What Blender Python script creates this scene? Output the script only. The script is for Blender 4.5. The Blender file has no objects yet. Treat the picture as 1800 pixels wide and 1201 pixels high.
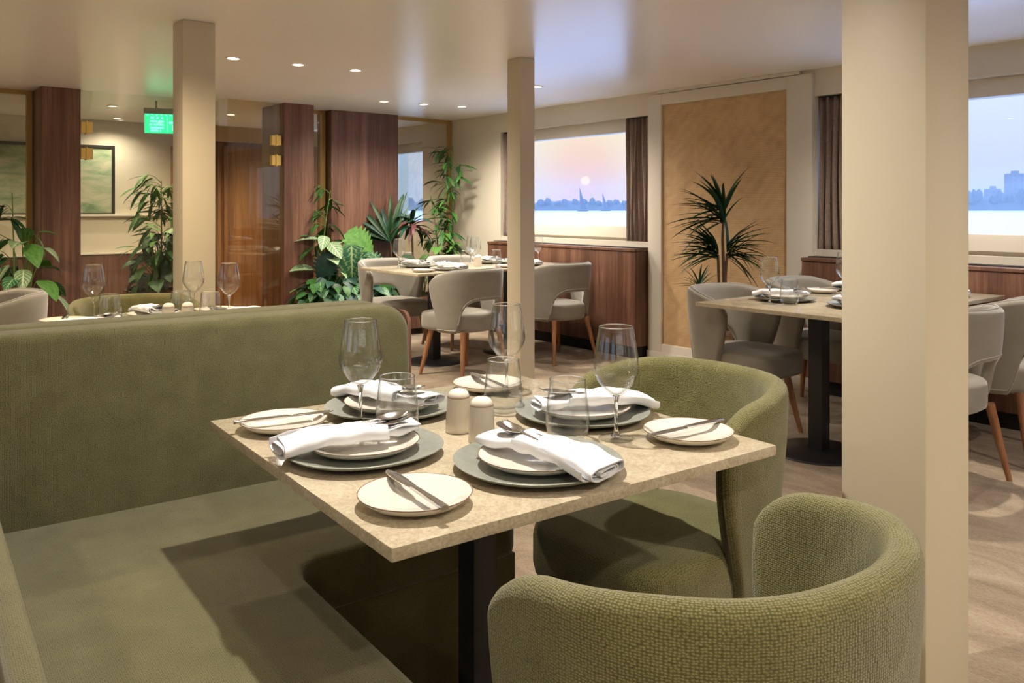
import bpy, bmesh, math, random
from mathutils import Vector, Matrix, noise

random.seed(7)
sc = bpy.context.scene
COL = sc.collection
PI = math.pi

# ------------------------------------------------------------------ camera
CAMZ, FPX, HZY = 1.23, 1460.0, 366.0        # eye height (m), focal length (px of 1800), horizon row
TZ, CH = 0.75, 2.18                         # table height, ceiling height
cam = bpy.data.cameras.new('camera')
cam.sensor_width = 36.0
cam.lens = 36.0 * FPX / 1800.0
cam.shift_y = -(600.5 - HZY) / 1800.0
cam.clip_start, cam.clip_end = 0.02, 6000
camo = bpy.data.objects.new('camera', cam)
COL.objects.link(camo)
camo.location = (0, 0, CAMZ)
camo.rotation_euler = (PI / 2, 0, 0)
sc.camera = camo

# ------------------------------------------------------------------ view + world
sc.view_settings.view_transform = 'Standard'
sc.view_settings.look = 'None'
sc.view_settings.gamma = 1.0
sc.view_settings.use_curve_mapping = False
sc.view_settings.exposure = 1.1
sc.cycles.use_denoising = True
sc.cycles.max_bounces = 8
sc.cycles.diffuse_bounces = 5
sc.cycles.glossy_bounces = 4
sc.cycles.transparent_max_bounces = 32
sc.cycles.sample_clamp_indirect = 6.0
sc.cycles.caustics_refractive = False
sc.cycles.caustics_reflective = False

LAMP = 1.08          # common factor of all ceiling lamps
SKY = 1.0

def build_world():
    w = bpy.data.worlds.new('dusk_sky')
    sc.world = w
    w.use_nodes = True
    nt = w.node_tree
    nt.nodes.clear()
    N = nt.nodes.new
    L = nt.links.new
    out = N('ShaderNodeOutputWorld')
    bg = N('ShaderNodeBackground')
    tc = N('ShaderNodeTexCoord')
    sep = N('ShaderNodeSeparateXYZ')
    L(tc.outputs['Generated'], sep.inputs[0])
    ramp = N('ShaderNodeValToRGB')           # colour by elevation
    e = ramp.color_ramp.elements
    e[0].position, e[0].color = 0.0, (0.31, 0.345, 0.47, 1)
    e[1].position, e[1].color = 1.0, (0.60, 1.0, 2.0, 1)
    for p, c in ((0.03, (0.33, 0.36, 0.46)), (0.14, (0.38, 0.44, 0.57)), (0.35, (0.68, 0.95, 1.60)), (0.7, (0.70, 1.08, 2.0))):
        n = e.new(p)
        n.color = (*c, 1)
    L(sep.outputs['Z'], ramp.inputs[0])
    sd = Vector(((1029 - 900) / FPX, 1.0, (HZY - 318) / FPX)).normalized()
    gd = Vector(((1040 - 900) / FPX, 1.0, (HZY - 255) / FPX)).normalized()

    def lobe(d, lo, hi, power):
        dot = N('ShaderNodeVectorMath'); dot.operation = 'DOT_PRODUCT'
        dot.inputs[1].default_value = d
        L(tc.outputs['Generated'], dot.inputs[0])
        mr = N('ShaderNodeMapRange')
        mr.inputs['From Min'].default_value = math.cos(lo)
        mr.inputs['From Max'].default_value = math.cos(hi)
        L(dot.outputs['Value'], mr.inputs['Value'])
        pw = N('ShaderNodeMath'); pw.operation = 'POWER'
        pw.inputs[1].default_value = power
        L(mr.outputs[0], pw.inputs[0])
        return pw.outputs[0]

    def mixc(a, col, fac):
        m = N('ShaderNodeMix'); m.data_type = 'RGBA'
        L(fac, m.inputs['Factor'])
        L(a, m.inputs['A'])
        m.inputs['B'].default_value = (*col, 1)
        return m.outputs['Result']
    c = mixc(ramp.outputs[0], (0.50, 0.445, 0.345), lobe(gd, 0.20, 0.0, 0.7))
    # pink belt close to the sun's own height
    c = mixc(c, (0.50, 0.33, 0.235), lobe(sd, 0.070, 0.0, 1.2))
    c = mixc(c, (0.62, 0.50, 0.28), lobe(sd, 0.0062, 0.0050, 1.0))
    L(c, bg.inputs['Color'])
    bg.inputs['Strength'].default_value = SKY
    L(bg.outputs[0], out.inputs[0])
build_world()

# ------------------------------------------------------------------ picking points of the place from the photograph
def at(x, y, z):
    d = FPX * (CAMZ - z) / (y - HZY)
    return Vector(((x - 900.0) / FPX * d, d, z))
UA = math.radians(39.0)
U = Vector((math.cos(UA), math.sin(UA), 0))
V = Vector((-math.sin(UA), math.cos(UA), 0))
P0 = at(805, 211, CH); P0.z = 0
def room(a, b, z=0.0):
    p = P0 + U * a + V * b
    return Vector((p.x, p.y, z))
def a_at(px, b):          # room coordinate a where the sight line of column px meets the line b = const
    k = (px - 900.0) / FPX
    q = P0 + V * b        # q.x + a ux = k (q.y + a uy)
    return (k * q.y - q.x) / (U.x - k * U.y)
def t_at(px, a=0.0):      # distance along the window wall from the corner, towards the camera
    k = (px - 900.0) / FPX
    q = P0 + U * a
    return (k * q.y - q.x) / (-V.x + k * V.y)

# ------------------------------------------------------------------ materials
MATS = {}
def mat(name, color=(0.8, 0.8, 0.8), rough=0.5, metal=0.0, spec=0.5, sheen=0.0, emit=None, estr=0.0, coat=0.0):
    m = bpy.data.materials.new(name)
    m.use_nodes = True
    nt = m.node_tree
    b = nt.nodes['Principled BSDF']
    b.inputs['Base Color'].default_value = (*color, 1)
    b.inputs['Roughness'].default_value = rough
    b.inputs['Metallic'].default_value = metal
    b.inputs['Specular IOR Level'].default_value = spec
    b.inputs['Coat Weight'].default_value = coat
    if sheen:
        b.inputs['Sheen Weight'].default_value = sheen
        b.inputs['Sheen Roughness'].default_value = 0.4
    if emit:
        b.inputs['Emission Color'].default_value = (*emit, 1)
        b.inputs['Emission Strength'].default_value = estr
    MATS[name] = m
    return m
def nodes(m):
    nt = m.node_tree
    return nt, nt.nodes.new, nt.links.new, nt.nodes['Principled BSDF']
def coords(nt, kind='Object', scale=(1, 1, 1)):
    tc = nt.nodes.new('ShaderNodeTexCoord')
    mp = nt.nodes.new('ShaderNodeMapping')
    mp.inputs['Scale'].default_value = scale
    nt.links.new(tc.outputs[kind], mp.inputs['Vector'])
    return mp.outputs[0]
def tex_noise(nt, vec, scale, detail=3.0, rough=0.5, dist=0.0):
    n = nt.nodes.new('ShaderNodeTexNoise')
    n.inputs['Scale'].default_value = scale
    n.inputs['Detail'].default_value = detail
    n.inputs['Roughness'].default_value = rough
    n.inputs['Distortion'].default_value = dist
    nt.links.new(vec, n.inputs['Vector'])
    return n.outputs['Fac']
def ramp(nt, fac, stops):
    r = nt.nodes.new('ShaderNodeValToRGB')
    e = r.color_ramp.elements
    e[0].position, e[0].color = stops[0][0], (*stops[0][1], 1)
    e[1].position, e[1].color = stops[-1][0], (*stops[-1][1], 1)
    for p, c in stops[1:-1]:
        n = e.new(p)
        n.color = (*c, 1)
    nt.links.new(fac, r.inputs[0])
    return r.outputs[0]
def math_node(nt, op, a, b=None, clamp=False):
    n = nt.nodes.new('ShaderNodeMath')
    n.operation = op
    n.use_clamp = clamp
    for i, v in enumerate((a, b)):
        if v is None:
            continue
        if isinstance(v, (int, float)):
            n.inputs[i].default_value = v
        else:
            nt.links.new(v, n.inputs[i])
    return n.outputs[0]
def bump(nt, height, strength, dist):
    b = nt.nodes.new('ShaderNodeBump')
    b.inputs['Strength'].default_value = strength
    b.inputs['Distance'].default_value = dist
    nt.links.new(height, b.inputs['Height'])
    nt.links.new(b.outputs[0], nt.nodes['Principled BSDF'].inputs['Normal'])

def fabric(name, dark, mid, light, px, py, bs, sheen=0.3, contrast=1.0):
    m = mat(name, mid, 0.9, sheen=sheen, spec=0.2)
    nt, N, L, b = nodes(m)
    uv = coords(nt, 'UV')
    st = coords(nt, 'UV', (1.0 / px, 1.0 / py, 1.0))
    vo = N('ShaderNodeTexVoronoi'); vo.voronoi_dimensions = '2D'; vo.feature = 'F1'
    vo.inputs['Scale'].default_value = 1.0
    vo.inputs['Randomness'].default_value = 0.42
    L(st, vo.inputs['Vector'])
    h = math_node(nt, 'SUBTRACT', 1.0, math_node(nt, 'MULTIPLY', vo.outputs['Distance'], 1.25), clamp=True)
    fine = tex_noise(nt, uv, 900.0, 2.0)
    blot = tex_noise(nt, uv, 14.0, 3.0)
    f = math_node(nt, 'ADD', math_node(nt, 'MULTIPLY', h, 0.62 * contrast), math_node(nt, 'MULTIPLY', fine, 0.45))
    f = math_node(nt, 'ADD', f, math_node(nt, 'MULTIPLY', math_node(nt, 'SUBTRACT', blot, 0.5), 0.3))
    c = ramp(nt, f, [(0.12, dark), (0.5, mid), (0.95, light)])
    L(c, b.inputs['Base Color'])
    bump(nt, f, bs, 0.0025)
    return m
fabric('green_knit', (0.038, 0.036, 0.011), (0.142, 0.132, 0.048), (0.33, 0.305, 0.14), 0.0040, 0.0034, 0.9)
fabric('green_weave', (0.045, 0.041, 0.016), (0.118, 0.109, 0.050), (0.235, 0.222, 0.118), 0.0034, 0.0030, 0.6, contrast=0.8)
fabric('grey_velvet', (0.20, 0.182, 0.15), (0.275, 0.255, 0.215), (0.345, 0.325, 0.285), 0.003, 0.003, 0.15, sheen=0.5, contrast=0.4)
mat('grey_piping', (0.36, 0.345, 0.315), 0.8)

def wood(name, c0, c1, c2, rough=0.42, band=9.0, axis='Z'):
    m = mat(name, c1, rough)
    nt, N, L, b = nodes(m)
    s = {'Z': (1, 1, 0.035), 'X': (0.035, 1, 1)}[axis]
    v = coords(nt, 'Object', s)
    g1 = tex_noise(nt, v, 38.0, 6.0, 0.65, 0.4)
    g2 = tex_noise(nt, v, band, 2.0, 0.5)
    g3 = tex_noise(nt, v, 160.0, 3.0, 0.6)
    f = math_node(nt, 'ADD', math_node(nt, 'MULTIPLY', g1, 0.55), math_node(nt, 'MULTIPLY', g2, 0.5))
    f = math_node(nt, 'ADD', f, math_node(nt, 'MULTIPLY', math_node(nt, 'SUBTRACT', g3, 0.5), 0.3))
    L(ramp(nt, f, [(0.36, c0), (0.52, c1), (0.70, c2)]), b.inputs['Base Color'])
    bump(nt, g3, 0.08, 0.002)
    return m
wood('walnut', (0.060, 0.024, 0.014), (0.125, 0.055, 0.033), (0.215, 0.110, 0.070))
wood('walnut_amber', (0.12, 0.050, 0.020), (0.22, 0.105, 0.042), (0.32, 0.17, 0.08))
wood('leg_wood', (0.20, 0.085, 0.035), (0.30, 0.135, 0.060), (0.40, 0.20, 0.10), 0.4, 20)
wood('shell_wood', (0.12, 0.05, 0.02), (0.20, 0.09, 0.04), (0.27, 0.13, 0.06), 0.4, 12)

def stone(name, c0, c1, c2, rough):
    m = mat(name, c1, rough, spec=0.5)
    nt, N, L, b = nodes(m)
    v = coords(nt, 'Object')
    n1 = tex_noise(nt, v, 14.0, 7.0, 0.72, 0.8)
    n2 = tex_noise(nt, v, 170.0, 4.0, 0.75)
    vo = N('ShaderNodeTexVoronoi'); vo.feature = 'DISTANCE_TO_EDGE'
    vo.inputs['Scale'].default_value = 13.0
    mixv = N('ShaderNodeVectorMath'); mixv.operation = 'ADD'
    nn = N('ShaderNodeTexNoise'); nn.inputs['Scale'].default_value = 20.0
    L(v, nn.inputs['Vector'])
    scl = N('ShaderNodeVectorMath'); scl.operation = 'SCALE'; scl.inputs['Scale'].default_value = 0.18
    L(nn.outputs['Color'], scl.inputs[0]); L(v, mixv.inputs[0]); L(scl.outputs[0], mixv.inputs[1])
    L(mixv.outputs[0], vo.inputs['Vector'])
    vein = math_node(nt, 'SUBTRACT', 0.06, math_node(nt, 'MINIMUM', vo.outputs['Distance'], 0.06))
    f = math_node(nt, 'ADD', math_node(nt, 'MULTIPLY', n1, 0.46), math_node(nt, 'MULTIPLY', n2, 0.56))
    f = math_node(nt, 'SUBTRACT', f, math_node(nt, 'MULTIPLY', vein, 0.35))
    L(ramp(nt, f, [(0.33, c0), (0.52, c1), (0.68, c2)]), b.inputs['Base Color'])
    return m
stone('beige_marble', (0.30, 0.24, 0.16), (0.47, 0.40, 0.285), (0.60, 0.535, 0.41), 0.13)

def plain_noise(name, c0, c1, scale, rough, bs=0.0, kind='Object', spec=0.4, bscale=None):
    m = mat(name, c0, rough, spec=spec)
    nt, N, L, b = nodes(m)
    v = coords(nt, kind)
    n = tex_noise(nt, v, scale, 4.0, 0.6)
    L(ramp(nt, n, [(0.35, c0), (0.65, c1)]), b.inputs['Base Color'])
    if bs:
        bump(nt, tex_noise(nt, v, bscale or scale * 6, 2.0), bs, 0.002)
    return m
def carpet():
    m = mat('carpet', (0.3, 0.24, 0.17), 0.95, spec=0.1, sheen=0.2)
    nt, N, L, b = nodes(m)
    v = coords(nt, 'Object', (1.0, 0.5, 1))
    n1 = tex_noise(nt, v, 4.0, 5.0, 0.65, 1.2)
    n2 = tex_noise(nt, v, 160.0, 3.0, 0.7)
    f = math_node(nt, 'ADD', math_node(nt, 'MULTIPLY', n1, 0.7), math_node(nt, 'MULTIPLY', n2, 0.4))
    L(ramp(nt, f, [(0.38, (0.165, 0.122, 0.084)), (0.54, (0.28, 0.215, 0.152)), (0.68, (0.38, 0.31, 0.23))]), b.inputs['Base Color'])
    bump(nt, n2, 0.5, 0.004)
carpet()
mat('ceiling_paint', (0.85, 0.84, 0.82), 0.26, spec=0.5)
mat('cream_wall', (0.60, 0.55, 0.45), 0.6)
mat('cream_trim', (0.63, 0.59, 0.51), 0.5)
mat('column_paint', (0.58, 0.51, 0.375), 0.45)
mat('frame_beige', (0.58, 0.53, 0.45), 0.5)
mat('black_metal', (0.008, 0.008, 0.009), 0.45)
mat('toe_kick', (0.012, 0.010, 0.009), 0.7)
mat('gold', (0.92, 0.66, 0.20), 0.30, metal=0.35)
mat('bronze_frame', (0.42, 0.27, 0.10), 0.4, metal=0.6)
mat('steel', (0.62, 0.61, 0.59), 0.16, metal=1.0)
mat('white_glaze', (0.66, 0.63, 0.56), 0.12, coat=0.3)
mat('rim_brown', (0.20, 0.12, 0.07), 0.4)
mat('shaker_glaze', (0.62, 0.57, 0.48), 0.18, coat=0.3)
mat('shaker_top', (0.74, 0.70, 0.60), 0.15, coat=0.3)
plain_noise('charger_glaze', (0.215, 0.225, 0.195), (0.26, 0.27, 0.235), 40, 0.33, 0.25, bscale=420)
plain_noise('napkin_linen', (0.70, 0.705, 0.735), (0.74, 0.745, 0.775), 30, 0.85, 0.1, bscale=900)
plain_noise('curtain_cloth', (0.20, 0.145, 0.120), (0.25, 0.185, 0.155), 60, 0.9, 0.15, bscale=700)
plain_noise('pot_speckle', (0.09, 0.05, 0.03), (0.28, 0.18, 0.10), 45, 0.8, 0.3)
plain_noise('soil', (0.02, 0.014, 0.009), (0.05, 0.035, 0.02), 40, 0.95, 0.5)
mat('lamp_disc', (1, 1, 1), 0.5, emit=(1.0, 0.86, 0.62), estr=9.0)
mat('lamp_ring', (0.80, 0.77, 0.72), 0.4)
mat('picture_black', (0.012, 0.010, 0.009), 0.35)
mat('sign_green', (0.01, 0.30, 0.14), 0.4, emit=(0.02, 0.75, 0.30), estr=0.85)
mat('sign_text', (0.4, 0.95, 0.75), 0.4, emit=(0.15, 1.0, 0.62), estr=1.1)
mat('sign_housing', (0.35, 0.40, 0.38), 0.4, metal=0.4)
mat('stem_brown', (0.075, 0.038, 0.018), 0.7)
mat('stem_green', (0.10, 0.17, 0.045), 0.55)

def leaf_mat(name, c0, c1, rough=0.5, trans=0.0, midrib=None):
    m = mat(name, c0, rough, spec=0.35)
    nt, N, L, b = nodes(m)
    v = coords(nt, 'UV')
    n = tex_noise(nt, v, 6.0, 3.0)
    c = ramp(nt, n, [(0.35, c0), (0.65, c1)])
    if midrib:
        sp = N('ShaderNodeSeparateXYZ'); L(v, sp.inputs[0])
        d = math_node(nt, 'ABSOLUTE', math_node(nt, 'SUBTRACT', sp.outputs[0], 0.5))
        w = math_node(nt, 'SINE', math_node(nt, 'ADD', math_node(nt, 'MULTIPLY', sp.outputs[1], 40.0), math_node(nt, 'MULTIPLY', d, -26.0)))
        k = math_node(nt, 'MULTIPLY', math_node(nt, 'MAXIMUM', math_node(nt, 'SUBTRACT', w, 0.35), 0.0), 0.9)
        k = math_node(nt, 'MAXIMUM', k, math_node(nt, 'LESS_THAN', d, 0.035), clamp=True)
        mx = N('ShaderNodeMix'); mx.data_type = 'RGBA'
        L(k, mx.inputs['Factor']); L(c, mx.inputs['A']); mx.inputs['B'].default_value = (*midrib, 1)
        c = mx.outputs['Result']
    L(c, b.inputs['Base Color'])
    return m
leaf_mat('leaf_deep', (0.009, 0.038, 0.013), (0.017, 0.065, 0.019))
leaf_mat('leaf_mid', (0.022, 0.085, 0.016), (0.045, 0.145, 0.028))
leaf_mat('leaf_bright', (0.045, 0.150, 0.020), (0.09, 0.225, 0.04))
leaf_mat('leaf_blue', (0.010, 0.045, 0.030), (0.016, 0.065, 0.050))
leaf_mat('leaf_veined', (0.014, 0.085, 0.035), (0.022, 0.12, 0.05), midrib=(0.30, 0.42, 0.20))
leaf_mat('leaf_pale', (0.09, 0.19, 0.07), (0.16, 0.26, 0.13), midrib=(0.50, 0.56, 0.38))
leaf_mat('leaf_red', (0.045, 0.018, 0.022), (0.14, 0.035, 0.040))

def cane():
    m = mat('woven_cane', (0.5, 0.3, 0.14), 0.6)
    nt, N, L, b = nodes(m)
    v = coords(nt, 'UV')
    sp = N('ShaderNodeSeparateXYZ'); L(v, sp.inputs[0])
    p = 0.0135
    sx = math_node(nt, 'SINE', math_node(nt, 'MULTIPLY', sp.outputs[0], 2 * PI / p))
    sy = math_node(nt, 'SINE', math_node(nt, 'MULTIPLY', sp.outputs[1], 2 * PI / p))
    w = math_node(nt, 'MAXIMUM', sx, sy)
    d1 = math_node(nt, 'SINE', math_node(nt, 'MULTIPLY', math_node(nt, 'ADD', sp.outputs[0], sp.outputs[1]), 2 * PI / 0.11))
    n1 = tex_noise(nt, v, 5.0, 5.0, 0.7, 0.8)
    vs = coords(nt, 'UV', (1, 0.05, 1))
    f = math_node(nt, 'ADD', math_node(nt, 'MULTIPLY', w, 0.10), math_node(nt, 'MULTIPLY', n1, 0.55))
    f = math_node(nt, 'ADD', f, math_node(nt, 'MULTIPLY', d1, 0.02))
    L(ramp(nt, f, [(0.14, (0.40, 0.25, 0.115)), (0.38, (0.57, 0.385, 0.20)), (0.58, (0.66, 0.48, 0.28))]), b.inputs['Base Color'])
    bump(nt, w, 0.4, 0.002)
cane()

def picture_art(name, seed):
    m = mat(name, (0.4, 0.42, 0.3), 0.4)
    nt, N, L, b = nodes(m)
    tc = N('ShaderNodeTexCoord'); mp = N('ShaderNodeMapping')
    mp.inputs['Location'].default_value = (seed, seed * 1.7, 0)
    mp.inputs['Rotation'].default_value = (0, 0, 0.5)
    mp.inputs['Scale'].default_value = (1.3, 3.4, 1)
    L(tc.outputs['UV'], mp.inputs[0])
    n1 = tex_noise(nt, mp.outputs[0], 2.0, 6.0, 0.7, 0.35)
    L(ramp(nt, n1, [(0.34, (0.12, 0.20, 0.11)), (0.45, (0.26, 0.34, 0.21)), (0.52, (0.36, 0.40, 0.27)), (0.58, (0.44, 0.43, 0.31)), (0.75, (0.50, 0.47, 0.35))]), b.inputs['Base Color'])
picture_art('picture_art', 3.1)

def thin_glass(name, tint, refl0=0.05, refl1=0.75, power=4.0, rough=0.0, edge=1.0):
    m = bpy.data.materials.new(name)
    m.use_nodes = True
    nt = m.node_tree
    nt.nodes.clear()
    N, L = nt.nodes.new, nt.links.new
    out = N('ShaderNodeOutputMaterial')
    tr = N('ShaderNodeBsdfTransparent')
    gl = N('ShaderNodeBsdfGlossy'); gl.inputs['Roughness'].default_value = rough
    gl.inputs[0].default_value = (0.95, 0.97, 1.0, 1)
    lw = N('ShaderNodeLayerWeight'); lw.inputs[0].default_value = 0.5
    pw = math_node(nt, 'POWER', lw.outputs['Facing'], power)
    mc = N('ShaderNodeMix'); mc.data_type = 'RGBA'      # longer way through the glass at a slant
    mc.inputs['A'].default_value = (*tint, 1)
    mc.inputs['B'].default_value = (*[c * edge for c in tint], 1)
    L(math_node(nt, 'POWER', lw.outputs['Facing'], 3.0), mc.inputs['Factor'])
    L(mc.outputs['Result'], tr.inputs[0])
    f = math_node(nt, 'ADD', math_node(nt, 'MULTIPLY', pw, refl1), refl0)
    mx = N('ShaderNodeMixShader')
    L(f, mx.inputs[0]); L(tr.outputs[0], mx.inputs[1]); L(gl.outputs[0], mx.inputs[2])
    L(mx.outputs[0], out.inputs[0])
    MATS[name] = m
thin_glass('stemware_glass', (0.985, 0.99, 0.99), 0.045, 0.7, 3.4, edge=0.66)
def solid_glass(name):
    m = bpy.data.materials.new(name)
    m.use_nodes = True
    nt = m.node_tree
    nt.nodes.clear()
    out = nt.nodes.new('ShaderNodeOutputMaterial')
    g = nt.nodes.new('ShaderNodeBsdfGlass')
    g.inputs['Roughness'].default_value = 0.0
    g.inputs['IOR'].default_value = 1.5
    nt.links.new(g.outputs[0], out.inputs[0])
    MATS[name] = m
solid_glass('solid_glass')
thin_glass('foot_glass', (0.99, 0.995, 0.995), 0.05, 0.5, 4.0, edge=0.9)
thin_glass('window_glass', (0.97, 0.98, 0.98), 0.02, 0.3, 4.0)
thin_glass('partition_glass', (0.90, 0.89, 0.83), 0.045, 0.4, 4.0)
thin_glass('bronze_glass', (0.93, 0.86, 0.70), 0.05, 0.4, 4.0)

# ------------------------------------------------------------------ mesh helpers
def box_uv(me):
    uvl = me.uv_layers.new(name='UVMap')
    for p in me.polygons:
        n = p.normal
        ax = max(range(3), key=lambda i: abs(n[i]))
        for li in p.loop_indices:
            c = me.vertices[me.loops[li].vertex_index].co
            uvl.data[li].uv = (c.y, c.z) if ax == 0 else (c.x, c.z) if ax == 1 else (c.x, c.y)
def mesh(name, verts, faces, uvs=None, sharp=40, smooth=True):
    me = bpy.data.meshes.new(name)
    me.from_pydata([tuple(v) for v in verts], [], faces)
    me.update()
    if uvs is None:
        box_uv(me)
    else:
        uvl = me.uv_layers.new(name='UVMap')
        for p in me.polygons:
            for li in p.loop_indices:
                uvl.data[li].uv = uvs[me.loops[li].vertex_index]
    if smooth:
        me.shade_smooth()
        me.set_sharp_from_angle(angle=math.radians(sharp))
    return me
def bm_mesh(bm, name, sharp=40, uv=True):
    bmesh.ops.recalc_face_normals(bm, faces=bm.faces[:])
    me = bpy.data.meshes.new(name)
    bm.to_mesh(me)
    bm.free()
    me.update()
    if uv:
        box_uv(me)
    me.shade_smooth()
    me.set_sharp_from_angle(angle=math.radians(sharp))
    return me
def add(name, me, m=None, parent=None, loc=(0, 0, 0), rz=0.0, scale=None, mw=None):
    if m is not None and (not me.materials):
        me.materials.append(MATS[m])
    o = bpy.data.objects.new(name, me)
    COL.objects.link(o)
    if mw is not None:
        o.matrix_local = mw
    else:
        o.location = loc
        o.rotation_euler = (0, 0, rz)
        if scale:
            o.scale = scale
    if parent:
        o.parent = parent
    return o
def empty(name, loc=(0, 0, 0), rz=0.0):
    o = bpy.data.objects.new(name, None)
    COL.objects.link(o)
    o.location = loc
    o.rotation_euler = (0, 0, rz)
    o.empty_display_size = 0.05
    return o
def tag(o, label, cat, group=None, kind=None):
    if label:
        o['label'] = label
    if cat:
        o['category'] = cat
    if group:
        o['group'] = group
    if kind:
        o['kind'] = kind
    return o
def boxm(name, x0, x1, y0, y1, z0, z1, bev=0.0, seg=2):
    bm = bmesh.new()
    bmesh.ops.create_cube(bm, size=1.0)
    for v in bm.verts:
        v.co = Vector(((x0 + x1) / 2 + v.co.x * (x1 - x0), (y0 + y1) / 2 + v.co.y * (y1 - y0), (z0 + z1) / 2 + v.co.z * (z1 - z0)))
    if bev:
        bmesh.ops.bevel(bm, geom=bm.edges[:], offset=bev, segments=seg, affect='EDGES', profile=0.6)
    return bm_mesh(bm, name)
def boxes(name, lst, bev=0.0):
    bm = bmesh.new()
    for x0, x1, y0, y1, z0, z1 in lst:
        r = bmesh.ops.create_cube(bm, size=1.0)
        for v in r['verts']:
            v.co = Vector(((x0 + x1) / 2 + v.co.x * (x1 - x0), (y0 + y1) / 2 + v.co.y * (y1 - y0), (z0 + z1) / 2 + v.co.z * (z1 - z0)))
    if bev:
        bmesh.ops.bevel(bm, geom=bm.edges[:], offset=bev, segments=1, affect='EDGES')
    return bm_mesh(bm, name)
def prism(name, poly, z0, z1, bev=0.0, seg=3, plane='xy', lean=None):
    bm = bmesh.new()
    def co(p, z):
        return Vector((p[0], p[1], z)) if plane == 'xy' else Vector((p[0], z, p[1]))
    b = [bm.verts.new(co(p, z0)) for p in poly]
    t = [bm.verts.new(co(p, z1)) for p in poly]
    n = len(poly)
    bm.faces.new(b[::-1]); bm.faces.new(t)
    for i in range(n):
        bm.faces.new((b[i], b[(i + 1) % n], t[(i + 1) % n], t[i]))
    bmesh.ops.recalc_face_normals(bm, faces=bm.faces[:])
    if bev:
        es = [e for e in bm.edges if e.calc_face_angle(0) > 0.6]
        bmesh.ops.bevel(bm, geom=es, offset=bev, segments=seg, affect='EDGES', profile=0.55)
    if lean:
        for v in bm.verts:
            lean(v.co)
    return bm_mesh(bm, name)
def lathe(name, prof, seg=48, wob=None, sharp=50, closed=False):
    vs, fs = [], []
    rings = []
    for r, z in prof:
        if r < 1e-6:
            vs.append((0, 0, z)); rings.append([len(vs) - 1])
        else:
            s = len(vs)
            for i in range(seg):
                a = 2 * PI * i / seg
                k = wob(a) if wob else 1.0
                vs.append((r * k * math.cos(a), r * k * math.sin(a), z))
            rings.append(list(range(s, s + seg)))
    for A, B in zip(rings, rings[1:]):
        for i in range(seg):
            j = (i + 1) % seg
            if len(A) == 1 and len(B) == 1:
                continue
            if len(A) == 1:
                fs.append((A[0], B[j], B[i]))
            elif len(B) == 1:
                fs.append((A[i], A[j], B[0]))
            else:
                fs.append((A[i], A[j], B[j], B[i]))
    me = mesh(name, vs, fs, sharp=sharp)
    bm = bmesh.new(); bm.from_mesh(me)
    bmesh.ops.recalc_face_normals(bm, faces=bm.faces[:])
    bm.to_mesh(me); bm.free()
    return me
def tube(name, pts, rad, seg=8):
    pts = [Vector(p) for p in pts]
    n = len(pts)
    rad = rad if isinstance(rad, (list, tuple)) else [rad] * n
    vs, fs = [], []
    for i, p in enumerate(pts):
        t = (pts[min(i + 1, n - 1)] - pts[max(i - 1, 0)]).normalized()
        up = Vector((0, 0, 1)) if abs(t.z) < 0.9 else Vector((1, 0, 0))
        x = t.cross(up).normalized(); y = t.cross(x)
        for k in range(seg):
            a = 2 * PI * k / seg
            vs.append(p + x * rad[i] * math.cos(a) + y * rad[i] * math.sin(a))
    for i in range(n - 1):
        for k in range(seg):
            k2 = (k + 1) % seg
            fs.append((i * seg + k, i * seg + k2, (i + 1) * seg + k2, (i + 1) * seg + k))
    fs.append(tuple(range(seg))[::-1]); fs.append(tuple((n - 1) * seg + k for k in range(seg)))
    me = mesh(name, vs, fs, sharp=50)
    bm = bmesh.new(); bm.from_mesh(me)
    bmesh.ops.recalc_face_normals(bm, faces=bm.faces[:])
    bm.to_mesh(me); bm.free()
    return me
def room_obj(name, me, m, parent=None):      # mesh given in room coordinates (a, b, z)
    return add(name, me, m, parent, loc=(P0.x, P0.y, 0), rz=UA)
def room_empty(name, a, b, z=0.0):
    return empty(name, room(a, b, z), UA)
def sstep(x):
    x = max(0.0, min(1.0, x))
    return x * x * (3 - 2 * x)

# ================================================================== THE SETTING
def S(o, label=None, cat=None):
    o['kind'] = 'structure'
    if label:
        o['label'] = label
    return o
A_LEFT, B_REAR, B_BACK = -8.6, -10.2, 2.45

S(room_obj('floor', boxm('floor', A_LEFT - 0.2, 0.3, B_REAR - 0.2, B_BACK + 0.2, -0.12, 0.0), 'carpet'), 'mottled beige and brown carpet')
S(room_obj('ceiling', boxm('ceiling', A_LEFT - 0.2, 0.3, B_REAR - 0.2, B_BACK + 0.2, CH, CH + 0.12), 'ceiling_paint'), 'smooth off-white ceiling')
S(room_obj('wall_rear', boxm('wall_rear', A_LEFT, 0.0, B_REAR - 0.15, B_REAR, 0, CH), 'cream_wall'))

# ---- window wall: spans measured along the wall from the corner, towards the camera (t = -b)
W1 = (t_at(880), t_at(1143)); PANEL = (t_at(1167), t_at(1387)); W2 = (t_at(1433), t_at(1433) + t_at(1143) - t_at(880))
W0 = (-3.9, t_at(743)); W3 = (W2[1] + 1.42, W2[1] + 1.42 + (W1[1] - W1[0]))
WINS = [W0, W1, W2, W3]
ZR = 1.995           # head of the window recess
ZG0, ZG1 = 1.075, 1.885     # glass opening
def wall_right():
    parts = []
    edges = [-B_BACK - 1.6] + [e for w in WINS for e in w] + [-B_REAR]
    for i in range(0, len(edges), 2):          # solid piers between windows
        parts.append((0, 0.26, -edges[i + 1], -edges[i], 0, CH))
    for t0, t1 in WINS:
        parts.append((0, 0.26, -t1, -t0, ZR, CH))
        parts.append((0, 0.26, -t1, -t0, 0, 0.90))
    S(room_obj('wall_right', boxes('wall_right', parts), 'cream_wall'), 'cream wall with wide windows')
wall_right()
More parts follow.
